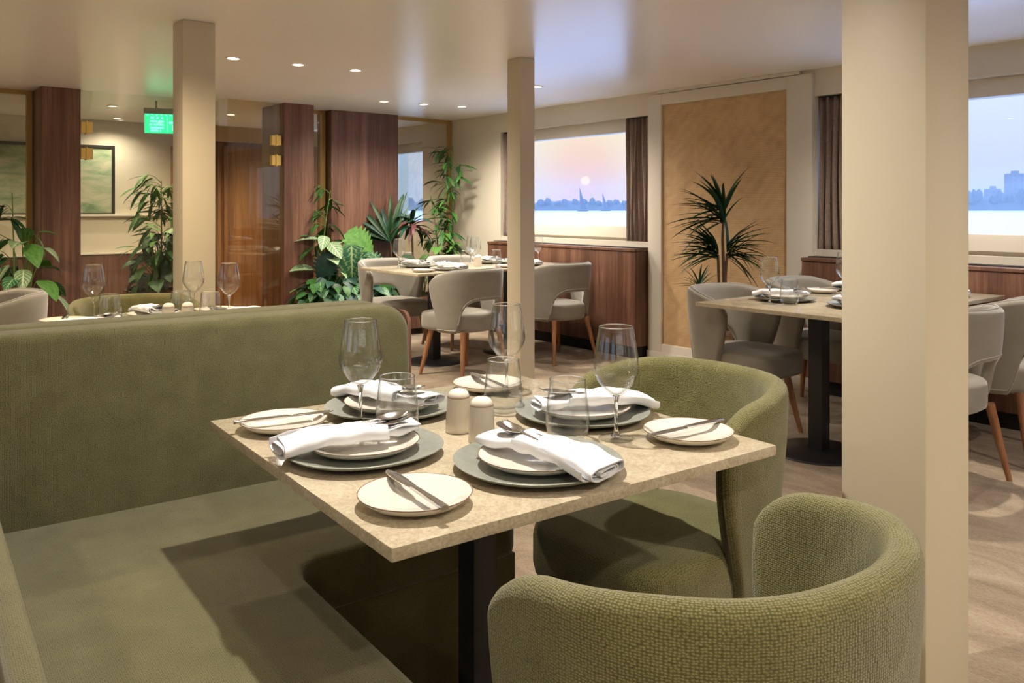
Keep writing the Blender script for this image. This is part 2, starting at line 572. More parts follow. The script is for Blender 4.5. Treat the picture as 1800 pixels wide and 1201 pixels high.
def wall_left():
    parts = []
    edges = [-B_BACK - 1.6] + [e for w in WINS for e in w] + [-B_REAR]
    for i in range(0, len(edges), 2):
        parts.append((A_LEFT - 0.26, A_LEFT, -edges[i + 1], -edges[i], 0, CH))
    for t0, t1 in WINS:
        parts.append((A_LEFT - 0.26, A_LEFT, -t1, -t0, ZG1, CH))
        parts.append((A_LEFT - 0.26, A_LEFT, -t1, -t0, 0, ZG0))
    S(room_obj('wall_left', boxes('wall_left', parts), 'cream_wall'), 'cream wall with wide windows on the far side of the room')
    for i, (t0, t1) in enumerate(WINS):
        w = S(room_empty('window_%d' % (i + 4), A_LEFT, -(t0 + t1) / 2, ZG0))
        h = (t1 - t0) / 2
        add('window_pane', boxm('window_pane', -0.145, -0.137, -h, h, 0, ZG1 - ZG0), 'window_glass', w)
wall_left()
for i, (t0, t1) in enumerate(WINS):
    w = S(room_empty('window_%d' % i, 0, -(t0 + t1) / 2, 0.9), ['window beyond the glass partition', 'wide window with the setting sun', 'wide window with the hazy town', 'window beside the near end of the wall'][i])
    h = (t1 - t0) / 2
    add('window_frame', boxes('window_frame', [(0.10, 0.16, -h, h, ZG1 - 0.9, ZR - 0.9), (0.10, 0.16, -h, h, 0.0, ZG0 - 0.9),
                                             (0.10, 0.16, -h, -h + 0.06, ZG0 - 0.9, ZG1 - 0.9), (0.10, 0.16, h - 0.06, h, ZG0 - 0.9, ZG1 - 0.9)]), 'frame_beige', w)
    add('window_pane', boxm('window_pane', 0.135, 0.143, -h + 0.055, h - 0.055, ZG0 - 0.905, ZG1 - 0.895), 'window_glass', w)
    add('window_sill', boxm('window_sill', 0.01, 0.0995, -h, h, 0.0, 0.05), 'frame_beige', w)
    add('bottom_rail', boxm('bottom_rail', 0.07, 0.099, -h, h, 0.075, ZG0 - 0.9, 0.004), 'cream_trim', w)
    add('roller_blind', boxm('roller_blind', 0.075, 0.098, -h, h, ZG1 - 0.9, ZR - 0.9, 0.004), 'cream_trim', w)

# ---- cane panel and its white surround
def cane_panel():
    p0, p1 = PANEL
    o = room_empty('trim_panel', 0, -(p0 + p1) / 2, 0)
    h = (p1 - p0) / 2
    z0, z1 = 0.135, 2.06
    S(o, 'woven cane wall panel in a white surround')
    add('cane_sheet', boxm('cane_sheet', -0.012, -0.004, -h, h, z0, z1), 'woven_cane', o)
    l = -h - (PANEL[0] - W1[1]); r = h + (W2[0] - PANEL[1])
    lo, hi = -r, -l        # local y = b direction; panel runs towards -b
    add('stile', boxm('stile', -0.035, 0.0, h, hi - 0.004, 0.0, CH - 0.03, 0.004), 'cream_trim', o)
    add('stile', boxm('stile', -0.035, 0.0, lo + 0.004, -h, 0.0, CH - 0.03, 0.004), 'cream_trim', o)
    add('top_rail', boxm('top_rail', -0.034, 0.0, -h, h, z1, CH - 0.03, 0.004), 'cream_trim', o)
    add('bottom_rail', boxm('bottom_rail', -0.034, 0.0, -h, h, 0.0, z0, 0.004), 'cream_trim', o)
    add('cornice', boxm('cornice', -0.03, 0.0, -h - 0.1, h + 0.05, CH - 0.025, CH - 0.001), 'cream_trim', o)
    add('skirting', boxm('skirting', -0.045, -0.036, lo, hi, 0.0, 0.07, 0.003), 'cream_trim', o)
cane_panel()

# ---- columns
def column(name, px, py, sx, sy, label, rot=UA, base=None):
    p = base or at(px, py, CH)
    o = add(name, boxm('column', 0, sx, 0, sy, 0, CH, 0.006, 2), 'column_paint', loc=(p.x, p.y, 0), rz=rot)
    S(o, label)
column('column', 321, 33, 0.165, 0.16, 'slim cream column behind the banquette')
column('column', 915, 100, 0.118, 0.135, 'slim cream column in the middle of the room')
column('column', 0, 0, 0.214, 0.214, 'broad cream column right of the booth', base=Vector(((1628 - 900) / FPX * 1.92, 1.92, 0)), rot=math.radians(37))

# ---- glazed partition with walnut piers (b = 0 line)
def pier(px0, px1, b0, depth, label):
    a0, a1 = a_at(px0, b0), a_at(px1, b0)
    o = room_empty('wood_pier', a0, b0)
    S(o, label)
    add('veneer_shell', boxm('veneer_shell', 0, a1 - a0, 0, depth, 0, CH, 0.003, 1), 'walnut', o)
    add('plinth', boxm('plinth', 0.012, a1 - a0 - 0.012, -0.003, 0.0, 0.0, 0.08), 'toe_kick', o)
    return a0, a1
PA = pier(72, 142, 0.0, 0.50, 'walnut pier at the left end of the partition')
PB = pier(499, 552, -0.22, 0.50, 'narrow walnut pier left of the plants')
PC = pier(582, 700, 0.0, 0.30, 'broad walnut pier behind the plants')
BG = 0.13
def pane(name, a0, a1, b, g, label, gold=True, post=True, z1=CH - 0.035, thick=0.010):
    o = S(room_empty(name, a0, b), label)
    w = a1 - a0
    if not post:
        z1 = CH - 0.002
    add('glass_pane', boxm('glass_pane', 0.0, w, -thick / 2, thick / 2, 0.02, z1), g, o)
    if post:
        add('top_rail', boxm('top_rail', 0.0, w, -0.02, 0.02, z1, CH), 'bronze_frame', o)
        add('post', boxm('post', w - 0.04, w, -0.022, 0.022, 0.0, z1), 'bronze_frame', o)
    return o
pane('trim_1', A_LEFT, PA[0] - 0.005, 0.36, 'partition_glass', 'glass screen left of the left pier')
d1 = pane('door_1', PA[1] + 0.005, a_at(378, BG) , 0.05, 'partition_glass', 'frameless glass door hung on the left pier', post=False)
d2 = pane('door_2', a_at(378, BG) + 0.006, PB[0] - 0.006, -0.17, 'bronze_glass', 'bronze tinted glass door hung on the narrow pier', post=False)
pane('trim_2', PB[1] + 0.004, PC[0] - 0.004, BG, 'partition_glass', 'slim glass strip between two piers')
pane('trim_3', PC[1] + 0.004, -0.004, BG, 'partition_glass', 'glass screen in the corner behind the bamboo')
def hinge(parent, x, z):
    add('hinge', boxes('hinge', [(x - 0.045, x + 0.045, -0.025, 0.025, z - 0.045, z + 0.045), (x - 0.008, x + 0.008, -0.032, 0.032, z - 0.052, z + 0.052)], 0.003), 'gold', parent)
for z in (1.88, 1.67):
    hinge(d1, 0.045, z)
w2 = (PB[0] - 0.006) - (a_at(378, BG) + 0.006)
for z in (1.84, 1.66):
    hinge(d2, w2 - 0.05, z)

# ---- room beyond the partition
def back_room():
    o = S(room_empty('wall_back', 0, B_BACK), 'cream back wall with timber dado')
    add('wall_face', boxm('wall_face', A_LEFT, 0.9, 0, 0.12, 0, CH), 'cream_wall', o)
    am = a_at(300, B_BACK)
    add('dado', boxm('dado', A_LEFT + 0.05, am - 0.02, -0.03, 0, 0, 0.73), 'walnut', o)
    add('dado_cap', boxm('dado_cap', A_LEFT + 0.05, am - 0.02, -0.045, 0, 0.73, 0.75, 0.004), 'cream_trim', o)
    add('ledge', boxm('ledge', A_LEFT + 0.05, am - 0.02, -0.05, 0, 1.14, 1.165, 0.004), 'cream_trim', o)
    add('timber_pier', boxm('timber_pier', am, am + 0.07, -0.30, 0, 0, CH - 0.25), 'walnut_amber', o)
    a0, a1 = a_at(383, B_BACK - 0.12), a_at(575, B_BACK - 0.12)
    add('timber_wall', boxm('timber_wall', a0, a1, -0.12, 0, 0, CH - 0.18), 'walnut_amber', o)
    add('bulkhead', boxm('bulkhead', a0 - 0.1, a1, -0.20, 0, CH - 0.18, CH), 'bronze_frame', o)
    add('door_leaf', boxm('door_leaf', a0 + 0.06, a0 + 0.95, -0.16, -0.12, 0, 1.95, 0.004), 'walnut_amber', o)
    add('baseboard', boxm('baseboard', A_LEFT + 0.05, am, -0.05, -0.031, 0, 0.08), 'toe_kick', o)
back_room()
def picture(px0, px1, label):
    a0, a1 = a_at(px0, B_BACK - 0.03), a_at(px1, B_BACK - 0.03)
    zc = B_BACK
    d = room((a0 + a1) / 2, B_BACK).y
    z0, z1 = CAMZ - (380 - HZY) * d / FPX, CAMZ + (HZY - 250) * d / FPX
    o = room_empty('framed_picture', (a0 + a1) / 2, B_BACK - 0.003, z0)
    h, H, f = (a1 - a0) / 2, z1 - z0, 0.03
    add('frame', boxes('frame', [(-h, h, -0.035, 0, 0, f), (-h, h, -0.035, 0, H - f, H), (-h, -h + f, -0.035, 0, f, H - f), (h - f, h, -0.035, 0, f, H - f)], 0.002), 'picture_black', o)
    me = boxm('art_print', -h + f, h - f, -0.018, -0.004, f, H - f)
    add('art_print', me, 'picture_art', o)
    tag(o, label, 'picture')
picture(-130, 202, 'black framed painting of pale green foliage behind the left pier')

# ---- outside: river and far bank
water = mat('river_water', (0.78, 0.83, 0.90), 0.30, spec=1.0)  # near-white base colour stands in for sun glitter on the water
nt_, N_, L_, b_ = nodes(water)
bump(nt_, tex_noise(nt_, coords(nt_, 'Object', (0.10, 0.5, 1)), 1.0, 4.0, 0.6), 0.12, 0.3)
mat('far_foliage', (0.055, 0.075, 0.10), 0.9)  # blue of the distance haze is put into the far base colours
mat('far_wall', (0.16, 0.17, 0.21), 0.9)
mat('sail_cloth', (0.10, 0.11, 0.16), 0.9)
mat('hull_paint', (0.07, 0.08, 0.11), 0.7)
WZ = -1.25
o = add('river', mesh('river', [(-3000, 4, WZ), (4500, 4, WZ), (4500, 5200, WZ), (-3000, 5200, WZ)], [(0, 1, 2, 3)]), 'river_water')
tag(o, 'pale rippled river outside the windows', 'river', kind='structure')
BANK = 820.0
def bank():
    n = 700
    vs, fs = [], []
    for i in range(n + 1):
        x = -900 + 2400 * i / n
        h = 7.0 + 3.0 * noise.noise(Vector((x * 0.01, 0, 0))) + 3.0 * noise.noise(Vector((x * 0.06, 3, 0))) + 2.0 * noise.noise(Vector((x * 0.21, 3, 0))) + (6.0 if x > 430 else 0)
        vs += [(x, BANK, WZ - 0.5), (x, BANK + 6, WZ + 1.2), (x, BANK + 30, WZ + h), (x, BANK + 120, WZ + h + 2)]
    for i in range(n):
        for k in range(3):
            fs.append((i * 4 + k, i * 4 + 4 + k, i * 4 + 5 + k, i * 4 + 1 + k))
    o = add('far_bank', mesh('far_bank', vs, fs), 'far_foliage')
    tag(o, 'low hazy blue river bank beyond the water', 'bank', kind='structure')
bank()
def blob_mesh(seed):
    bm = bmesh.new()
    bmesh.ops.create_icosphere(bm, subdivisions=3, radius=1.0)
    for v in bm.verts:
        k = 1 + 0.35 * noise.noise(v.co * 1.7 + Vector((seed, 0, 0))) + 0.2 * noise.noise(v.co * 4 + Vector((0, seed, 0)))
        v.co *= k
        if v.co.z < -0.6:
            v.co.z = -0.6
    return bm_mesh(bm, 'crown')
blobs = [blob_mesh(s) for s in (1.3, 5.7, 9.1)]
trunk_me = tube('trunk', [(0, 0, -1.0), (0, 0, -0.3)], 0.12, 6)
rnd = random.Random(3)
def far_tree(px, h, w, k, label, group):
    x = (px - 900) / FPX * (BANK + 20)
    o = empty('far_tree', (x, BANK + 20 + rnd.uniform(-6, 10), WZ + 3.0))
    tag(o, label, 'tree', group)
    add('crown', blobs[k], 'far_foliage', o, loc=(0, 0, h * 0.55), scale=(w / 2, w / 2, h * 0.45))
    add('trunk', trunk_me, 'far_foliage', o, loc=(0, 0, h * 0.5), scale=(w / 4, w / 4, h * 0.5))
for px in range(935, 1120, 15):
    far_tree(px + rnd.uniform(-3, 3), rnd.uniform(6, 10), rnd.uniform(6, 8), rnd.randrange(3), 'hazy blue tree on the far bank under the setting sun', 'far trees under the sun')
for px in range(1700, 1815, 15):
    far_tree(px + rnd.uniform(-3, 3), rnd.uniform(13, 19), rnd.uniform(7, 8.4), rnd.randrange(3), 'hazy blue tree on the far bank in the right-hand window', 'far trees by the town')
for px in range(545, 750, 22):
    far_tree(px + rnd.uniform(-3, 3), rnd.uniform(9, 14), rnd.uniform(8, 12), rnd.randrange(3), 'hazy blue tree seen through the window beyond the partition', 'far trees beyond the partition')
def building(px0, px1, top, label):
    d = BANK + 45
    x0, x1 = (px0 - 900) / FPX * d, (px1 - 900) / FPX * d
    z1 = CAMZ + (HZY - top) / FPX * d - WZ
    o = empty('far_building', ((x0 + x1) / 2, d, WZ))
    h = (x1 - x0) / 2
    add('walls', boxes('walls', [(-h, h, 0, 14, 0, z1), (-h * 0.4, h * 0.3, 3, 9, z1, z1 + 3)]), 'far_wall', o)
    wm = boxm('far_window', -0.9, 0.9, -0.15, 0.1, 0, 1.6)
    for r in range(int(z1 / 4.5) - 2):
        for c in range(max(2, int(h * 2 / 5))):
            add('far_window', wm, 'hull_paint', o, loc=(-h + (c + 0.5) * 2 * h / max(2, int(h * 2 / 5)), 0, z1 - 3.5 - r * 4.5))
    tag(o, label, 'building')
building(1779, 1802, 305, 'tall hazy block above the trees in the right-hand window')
building(1743, 1760, 332, 'lower hazy block left of the tall one')
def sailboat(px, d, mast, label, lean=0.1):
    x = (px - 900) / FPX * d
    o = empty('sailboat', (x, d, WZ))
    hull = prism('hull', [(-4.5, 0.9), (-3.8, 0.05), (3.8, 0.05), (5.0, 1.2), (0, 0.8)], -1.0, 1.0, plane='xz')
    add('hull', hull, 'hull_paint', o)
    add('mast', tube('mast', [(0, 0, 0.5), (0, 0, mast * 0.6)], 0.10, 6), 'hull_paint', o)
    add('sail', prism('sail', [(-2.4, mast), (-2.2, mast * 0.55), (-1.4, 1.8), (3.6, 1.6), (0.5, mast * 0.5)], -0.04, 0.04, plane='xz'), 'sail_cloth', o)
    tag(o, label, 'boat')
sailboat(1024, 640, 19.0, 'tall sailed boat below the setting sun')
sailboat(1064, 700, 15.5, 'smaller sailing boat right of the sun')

hz = bpy.data.materials.new('river_haze'); hz.use_nodes = True
hz.node_tree.nodes.clear()
_o = hz.node_tree.nodes.new('ShaderNodeOutputMaterial'); _v = hz.node_tree.nodes.new('ShaderNodeVolumeScatter')
_v.inputs['Color'].default_value = (0.62, 0.78, 1.0, 1); _v.inputs['Density'].default_value = 0.0011; _v.inputs['Anisotropy'].default_value = 0.3
hz.node_tree.links.new(_v.outputs[0], _o.inputs['Volume'])
MATS['river_haze'] = hz
tag(add('evening_haze', boxm('evening_haze', -1200, 1900, 250, 1000, WZ + 0.05, 26), 'river_haze'), 'thin blue evening haze over the river', 'haze', kind='stuff')

# ================================================================== CEILING LAMPS
ring_me = lathe('trim_ring', [(0.034, -0.001), (0.036, -0.006), (0.047, -0.006), (0.050, 0.0), (0.034, 0.0)], 28)
disc_me = lathe('lamp_disc', [(0.0, -0.002), (0.034, -0.002), (0.034, 0.0), (0.0, 0.0)], 24)
WARM = (1.0, 0.89, 0.745)
def downlight(p, power, label, group=None, color=WARM, cone=150, blend=0.9, size=0.03):
    o = empty('downlight', (p[0], p[1], CH))
    add('trim_ring', ring_me, 'lamp_ring', o)
    add('lamp_disc', disc_me, 'lamp_disc', o)
    ld = bpy.data.lights.new('downlight_beam', 'SPOT')
    ld.energy = power * LAMP
    ld.color = color
    ld.spot_size = math.radians(cone)
    ld.spot_blend = blend
    ld.shadow_soft_size = size
    lo = bpy.data.objects.new('downlight_beam', ld)
    COL.objects.link(lo)
    lo.location = (0, 0, -0.012)
    lo.parent = o
    tag(o, label, 'downlight', group)
for i, (x, y) in enumerate(((410, 102), (524, 113), (625, 123))):
    downlight(at(x, y, CH), 40, ['left', 'middle', 'right'][i] + ' one of the three nearer ceiling downlights', 'nearer row of downlights')
for i, (x, y) in enumerate(((675, 178), (745, 183), (812, 187))):
    downlight(at(x, y, CH), 40, ['left', 'middle', 'right'][i] + ' one of the three downlights before the planted corner', 'far row of downlights')
downlight(at(944, 152, CH), 30, 'small downlight half hidden by the middle column')
for i, (x, y) in enumerate(((198, 186), (206, 208), (183, 219), (262, 222))):
    downlight(at(x, y, CH), 26, ['nearest', 'second nearest', 'farthest left', 'farthest right'][i] + ' downlight behind the glass partition', 'downlights behind the glass')
BOOTH_LAMP = (-0.13, 1.90)
downlight(BOOTH_LAMP, 64, 'downlight straight above the marble booth table', cone=150, size=0.022, color=(1.0, 0.93, 0.83))

# ================================================================== FURNITURE
def tower_table(name, sx, sy, posts, label, loc, rz, th=0.02, post=0.075, plate=True):
    o = empty(name, (loc[0], loc[1], 0), rz)
    add('tabletop', boxm('tabletop', -sx / 2, sx / 2, -sy / 2, sy / 2, TZ - th, TZ, 0.003, 2), 'beige_marble', o)
    for x in posts:
        add('post', boxm('post', x - post / 2, x + post / 2, -post / 2, post / 2, 0.02, TZ - th - 0.012, 0.004), 'black_metal', o)
        add('mounting_plate', boxm('mounting_plate', x - 0.18, x + 0.18, -0.18, 0.18, TZ - th - 0.014, TZ - th - 0.0005), 'black_metal', o)
        add('base_disc', lathe('base_disc', [(0, 0.0), (0.225, 0.0), (0.228, 0.004), (0.222, 0.012), (0.05, 0.022), (0, 0.022)], 40), 'black_metal', o, loc=(x, 0, 0))
    tag(o, label, 'table')
    return o

# ---- tub chair, front towards local +y
def shell_mesh(name, cut=True, zback=0.80, zarm=0.745, zb=0.33, th=0.05, rx=0.252, ry=0.245, fwd=0.10):
    path = []
    arc = PI / 2
    nA, nB = 34, 9
    for i in range(nB):
        e = i / nB
        path.append((-rx, fwd * (1 - e), -1))
    for i in range(nA + 1):
        ph = -arc + 2 * arc * i / nA
        sq = 0.90
        sx = math.copysign(abs(math.sin(ph)) ** sq, ph)
        path.append((rx * sx, -ry * abs(math.cos(ph)) ** sq, 0))
    for i in range(1, nB + 1):
        path.append((rx, fwd * i / nB, 1))
    # dense columns at the ends for a rounded nose
    def dense(p, q):
        return [(p[0], p[1] + (q[1] - p[1]) * k) for k in (0.0, 0.12, 0.3, 0.55)]
    P = [Vector((x, y)) for x, y, _ in path]
    head = [Vector(c) for c in dense(P[0], P[1])]
    tail = [Vector(c) for c in dense(P[-1], P[-2])]
    P = head + P[1:-1] + tail[::-1]
    n = len(P)
    L = [0.0]
    for i in range(1, n):
        L.append(L[-1] + (P[i] - P[i - 1]).length)
    tot = L[-1]
    vs, uv, fs, crest = [], [], [], []
    M = None
    for i in range(n):
        t = (P[min(i + 1, n - 1)] - P[max(i - 1, 0)]).normalized()
        nrm = Vector((t.y, -t.x))
        if nrm.dot(P[i] - Vector((0, 0.05))) < 0 and abs(P[i].y - 0.05) > 0:
            nrm = -nrm
        dmin = min(L[i], tot - L[i])
        e = max(0.0, 1 - dmin / 0.026)
        thk = th * math.sqrt(max(0.05, 1 - e * e))
        s = L[i] / tot
        k = sstep((0.5 - abs(s - 0.5)) / 0.30)
        zt = zarm + (zback - zarm) * k
        e2 = max(0.0, 1 - dmin / 0.11)
        zt -= 0.085 * (1 - math.sqrt(max(0.0, 1 - e2 * e2)))
        zl = zb
        if cut:
            q = abs(s - 0.5) * tot
            zl = zb + 0.235 * (1 - (q / 0.235) ** 4) ** 0.5 if q < 0.235 else zb
        loop = []
        r = thk / 2
        zs = [zl + r + (zt - r - zl - r) * j / 9 for j in range(10)]
        for z in zs:
            loop.append((r, z))
        for j in range(1, 6):
            a = PI * j / 6
            loop.append((r * math.cos(a), zt - r + r * math.sin(a)))
        for z in zs[::-1]:
            loop.append((-r, z))
        for j in range(1, 6):
            a = PI + PI * j / 6
            loop.append((r * math.cos(a), zl + r + r * math.sin(a)))
        M = len(loop)
        for j, (d, z) in enumerate(loop):
            fl = 0.90 + 0.115 * sstep((z - zb) / 0.45)
            x, y = P[i].x * fl, P[i].y * fl
            if P[i].y > 0:
                y = P[i].y * (0.25 + 0.75 * sstep((z - zb) / 0.34))
            q = Vector((x, y)) + nrm * d
            vs.append((q.x, q.y, z))
            crown = zt - r
            if j < 10 or j > 24:
                vv = z
            elif j < 13:
                vv = crown + r * PI * (j - 9) / 6
            elif j < 15:
                vv = 5 - (crown + r * PI * (15 - j) / 6)
            else:
                vv = 5 - z
            uv.append((L[i], vv))
            if j == 12:
                crest.append(5 - (crown + r * PI / 2))
    for i in range(n - 1):
        for j in range(M):
            j2 = (j + 1) % M
            fs.append((i * M + j, (i + 1) * M + j, (i + 1) * M + j2, i * M + j2))
    fs.append(tuple(range(M))); fs.append(tuple((n - 1) * M + j for j in range(M))[::-1])
    me = mesh(name, vs, fs, uvs=uv, sharp=75)
    ul = me.uv_layers[0].data               # the seam of the cloth runs along the crest
    for p in me.polygons:
        js = {me.loops[li].vertex_index % M for li in p.loop_indices}
        if js == {12, 13}:
            for li in p.loop_indices:
                vi = me.loops[li].vertex_index
                if vi % M == 12:
                    ul[li].uv = (L[vi // M], crest[vi // M])
    bm = bmesh.new(); bm.from_mesh(me)
    bmesh.ops.recalc_face_normals(bm, faces=bm.faces[:])
    bm.to_mesh(me); bm.free()
    top = [Vector(vs[i * M + 12]) + Vector((0, 0, 0.001)) for i in range(2, n - 2)]
    low = [Vector(vs[i * M + 0]) for i in range(2, n - 2)]
    return me, top, low
def seat_mesh(name, z0=0.335, z1=0.465, w=0.222, yb=-0.20, yf=0.30):
    out = []
    for i in range(72):
        a = 2 * PI * i / 72
        c, s_ = math.cos(a), math.sin(a)
        p = 0.42 if s_ > 0 else 0.75
        x = math.copysign(abs(c) ** p, c) * w * (1.04 if s_ > 0 else 1.0)
        y = (math.copysign(abs(s_) ** p, s_) * (yf if s_ > 0 else -yb))
        out.append(Vector((x, y)))
    rings = [(0.93, z0), (0.985, z0 + 0.008), (1.0, z0 + 0.03), (1.0, z1 - 0.035), (0.985, z1 - 0.014), (0.94, z1 - 0.003), (0.85, z1 + 0.004), (0.5, z1 + 0.012), (0.2, z1 + 0.014)]
    vs, fs, uv = [], [], []
    for k, z in rings:
        for p in out:
            vs.append((p.x * k, p.y * k, z))
            uv.append((p.x * k, p.y * k + (z if k > 0.93 else z1)))
    n = 72
    for r in range(len(rings) - 1):
        for i in range(n):
            j = (i + 1) % n
            fs.append((r * n + i, r * n + j, (r + 1) * n + j, (r + 1) * n + i))
    fs.append(tuple(range(n))[::-1]); fs.append(tuple((len(rings) - 1) * n + i for i in range(n)))
    return mesh(name, vs, fs, sharp=60)
def leg_mesh(sx, sy):
    return tube('leg', [(0.175 * sx, 0.17 * sy, 0.345), (0.205 * sx, 0.20 * sy, 0.17), (0.235 * sx, 0.23 * sy, 0.0)], [0.021, 0.017, 0.012], 12)
LEGS = [leg_mesh(sx, sy) for sx in (-1, 1) for sy in (-1, 1)]
CH_MESH = {}
def chair(kind, loc, ang, label, group):
    """ang: direction (radians) the chair faces"""
    if kind not in CH_MESH:
        sh, top, low = shell_mesh('backrest', zback=0.818 if kind == 'green' else 0.792, zarm=0.785 if kind == 'green' else 0.735)
        me_seat = seat_mesh('seat')
        fab = 'green_knit' if kind == 'green' else 'grey_velvet'
        sh.materials.append(MATS[fab]); me_seat.materials.append(MATS[fab])
        pip = None
        if kind == 'grey':
            pip = tube('piping', top, 0.0035, 6); pip.materials.append(MATS['grey_piping'])
        pip2 = tube('piping', low, 0.0035, 6); pip2.materials.append(MATS['grey_piping' if kind == 'grey' else 'green_knit'])
        CH_MESH[kind] = (sh, me_seat, pip, pip2)
    sh, se, pip, pip2 = CH_MESH[kind]
    o = empty('tub_chair', (loc[0], loc[1], 0), ang - PI / 2)
    b = add('backrest', sh, None, o)
    if pip:
        add('piping', pip, None, b)
    add('piping', pip2, None, b)
    add('seat', se, None, o)
    for l in LEGS:
        add('leg', l, 'leg_wood', o)
    tag(o, label, 'chair', group)
    return o

# ---- booth: table, L-shaped banquette, two green chairs
BA = math.radians(36.0)
BC = Vector((-0.073, 1.779, 0))
BU = Vector((math.cos(BA), math.sin(BA), 0)); BV = Vector((-math.sin(BA), math.cos(BA), 0))
def bt(u, v):
    return BC + BU * u + BV * v
def to_uv(p):
    d = p - BC
    return d.x * BU.x + d.y * BU.y, d.x * BV.x + d.y * BV.y
TS = 0.872
tower_table('dining_table', TS, TS, [0.0], 'square beige marble table set for four at the green booth', BC, BA, th=0.021, post=0.062)

def round_top(x0, x1, z0, z1, r, n=7):
    pts = [(x0, z0), (x1, z0)]
    for i in range(n + 1):
        a = PI / 2 * i / n
        pts.append((x1 - r + r * math.cos(a), z1 - r + r * math.sin(a)))
    for i in range(n + 1):
        a = PI / 2 + PI / 2 * i / n
        pts.append((x0 + r + r * math.cos(a), z1 - r + r * math.sin(a)))
    return pts
def banquette(loc, rz, mirror, label):
    m = -1 if mirror else 1
    o = empty('banquette', loc, rz)
    VB, U0, U1, UI, VF = 0.805, -1.06, 0.30, -0.315, 0.247
    def lean(c):
        k = max(0.0, min(1.0, (c.z - 0.42) / 0.5))
        if c.y < 0.08:
            c.y += 0.035 * k
        c.y = m * (VB + c.y)
    add('back_cushion', prism('back_cushion', round_top(U0, U1, 0.40, 0.925, 0.085), 0.0, 0.155, 0.028, 4, plane='xz', lean=lean), 'green_weave', o)
    ys = sorted((m * (VB + 0.105), m * (VB + 0.152)))
    add('back_base', boxm('back_base', U0 + 0.01, U1 - 0.004, ys[0], ys[1], 0.0, 0.415, 0.004), 'shell_wood', o)
    seat_poly = [(-0.835, VB + 0.02), (-0.835, -0.95), (UI - 0.03, -0.95), (UI, -0.92), (UI, VF - 0.06), (UI + 0.018, VF - 0.018), (UI + 0.06, VF), (U1 - 0.03, VF), (U1, VF + 0.03), (U1, VB + 0.02)]
    seat_poly = [(x, m * y) for x, y in seat_poly]
    add('seat_cushion', prism('seat_cushion', seat_poly, 0.33, 0.462, 0.022, 3), 'green_weave', o)
    base_poly = [(-0.83, VB + 0.1), (-0.83, -0.93), (UI - 0.012, -0.93), (UI - 0.012, VF + 0.012), (U1 - 0.012, VF + 0.012), (U1 - 0.012, VB + 0.1)]
    add('base', prism('base', [(x, m * y) for x, y in base_poly], 0.05, 0.335), 'green_weave', o)
    add('plinth', prism('plinth', [(x * 0.98, m * (y * 0.98 + 0.02)) for x, y in base_poly], 0.0, 0.052), 'toe_kick', o)
    arm = prism('arm_cushion', round_top(-0.95, VB - 0.004, 0.30, 0.62, 0.03, 4), -0.888, -0.838, 0.02, 3, plane='xz')
    for v in arm.vertices:                       # outline ran along x; turn it along v
        x, y, z = v.co
        v.co = (y, m * x, z)
    arm.flip_normals() if m == 1 else None
    add('arm_cushion', arm, 'green_weave', o)
    sh = boxm('arm_shell', -0.918, -0.889, min(m * -0.96, m * (VB + 0.1)), max(m * -0.96, m * (VB + 0.1)), 0.0, 0.60, 0.006)
    add('arm_shell', sh, 'shell_wood', o)
    ep = prism('end_panel', round_top(0.05, 0.155, 0.0, 0.90, 0.04, 4), 0, 0.012, plane='xz')
    for v in ep.vertices:
        x, y, z = v.co
        v.co = (U1 + 0.001 + y, m * (VB + x), z)
    add('end_panel', ep, 'walnut', o)
    tag(o, label, 'banquette')
banquette(BC, BA, False, 'L-shaped olive green upholstered banquette beside the near marble table')
B2 = BC + BV * (2 * (0.805 + 0.158))
banquette((B2.x, B2.y, 0), BA, True, 'olive banquette of the next booth, back to back with the near one')
AU, AV, ABU, ABV = UA, UA + PI / 2, BA, BA + PI / 2
chair('green', bt(0.53, -0.045), ABU + PI, 'green knit tub chair tucked under the right side of the booth table', 'green tub chairs')
chair('green', Vector((0.246, 1.13, 0)), ABV - 0.03, 'green knit tub chair in the foreground seen from behind', 'green tub chairs')

# next booth's table, far-left corner picked in the photo
c2 = at(50, 568, TZ); c2.z = 0
T2C = c2 + BU * (TS / 2) - BV * (TS / 2)
tower_table('dining_table', TS, TS, [0.0], 'square marble table behind the green banquette', T2C, BA, th=0.021, post=0.062)
chair('green', T2C + BV * (TS / 2 + 0.07), ABV + PI, 'green tub chair at the far side of the table behind the banquette', 'green tub chairs')
chair('grey', (-2.70, 4.27), AU + PI, 'grey tub chair at the left edge near the walnut pier', 'grey tub chairs')

# table before the planted corner
FN = at(735, 482, TZ); FN.z = 0
FL, FW = 1.60, 0.87
def ft(u, v):
    return FN + U * u + V * v
tower_table('long_table', FL, FW, [-FL / 2 + 0.43, FL / 2 - 0.40], 'long marble table before the planted corner', ft(FL / 2, FW / 2), UA)
chair('grey', ft(0.33, -0.12), AV + 0.12, 'grey tub chair with its back to the middle column', 'grey tub chairs')
chair('grey', ft(1.28, -0.08), AV, 'grey tub chair right of the middle column', 'grey tub chairs')
chair('grey', ft(0.36, FW + 0.10), AV + PI, 'grey tub chair by the monstera, facing into the room', 'grey tub chairs')
chair('grey', ft(1.06, FW + 0.12), AV + PI, 'grey tub chair behind the planted corner table, under the bamboo', 'grey tub chairs')

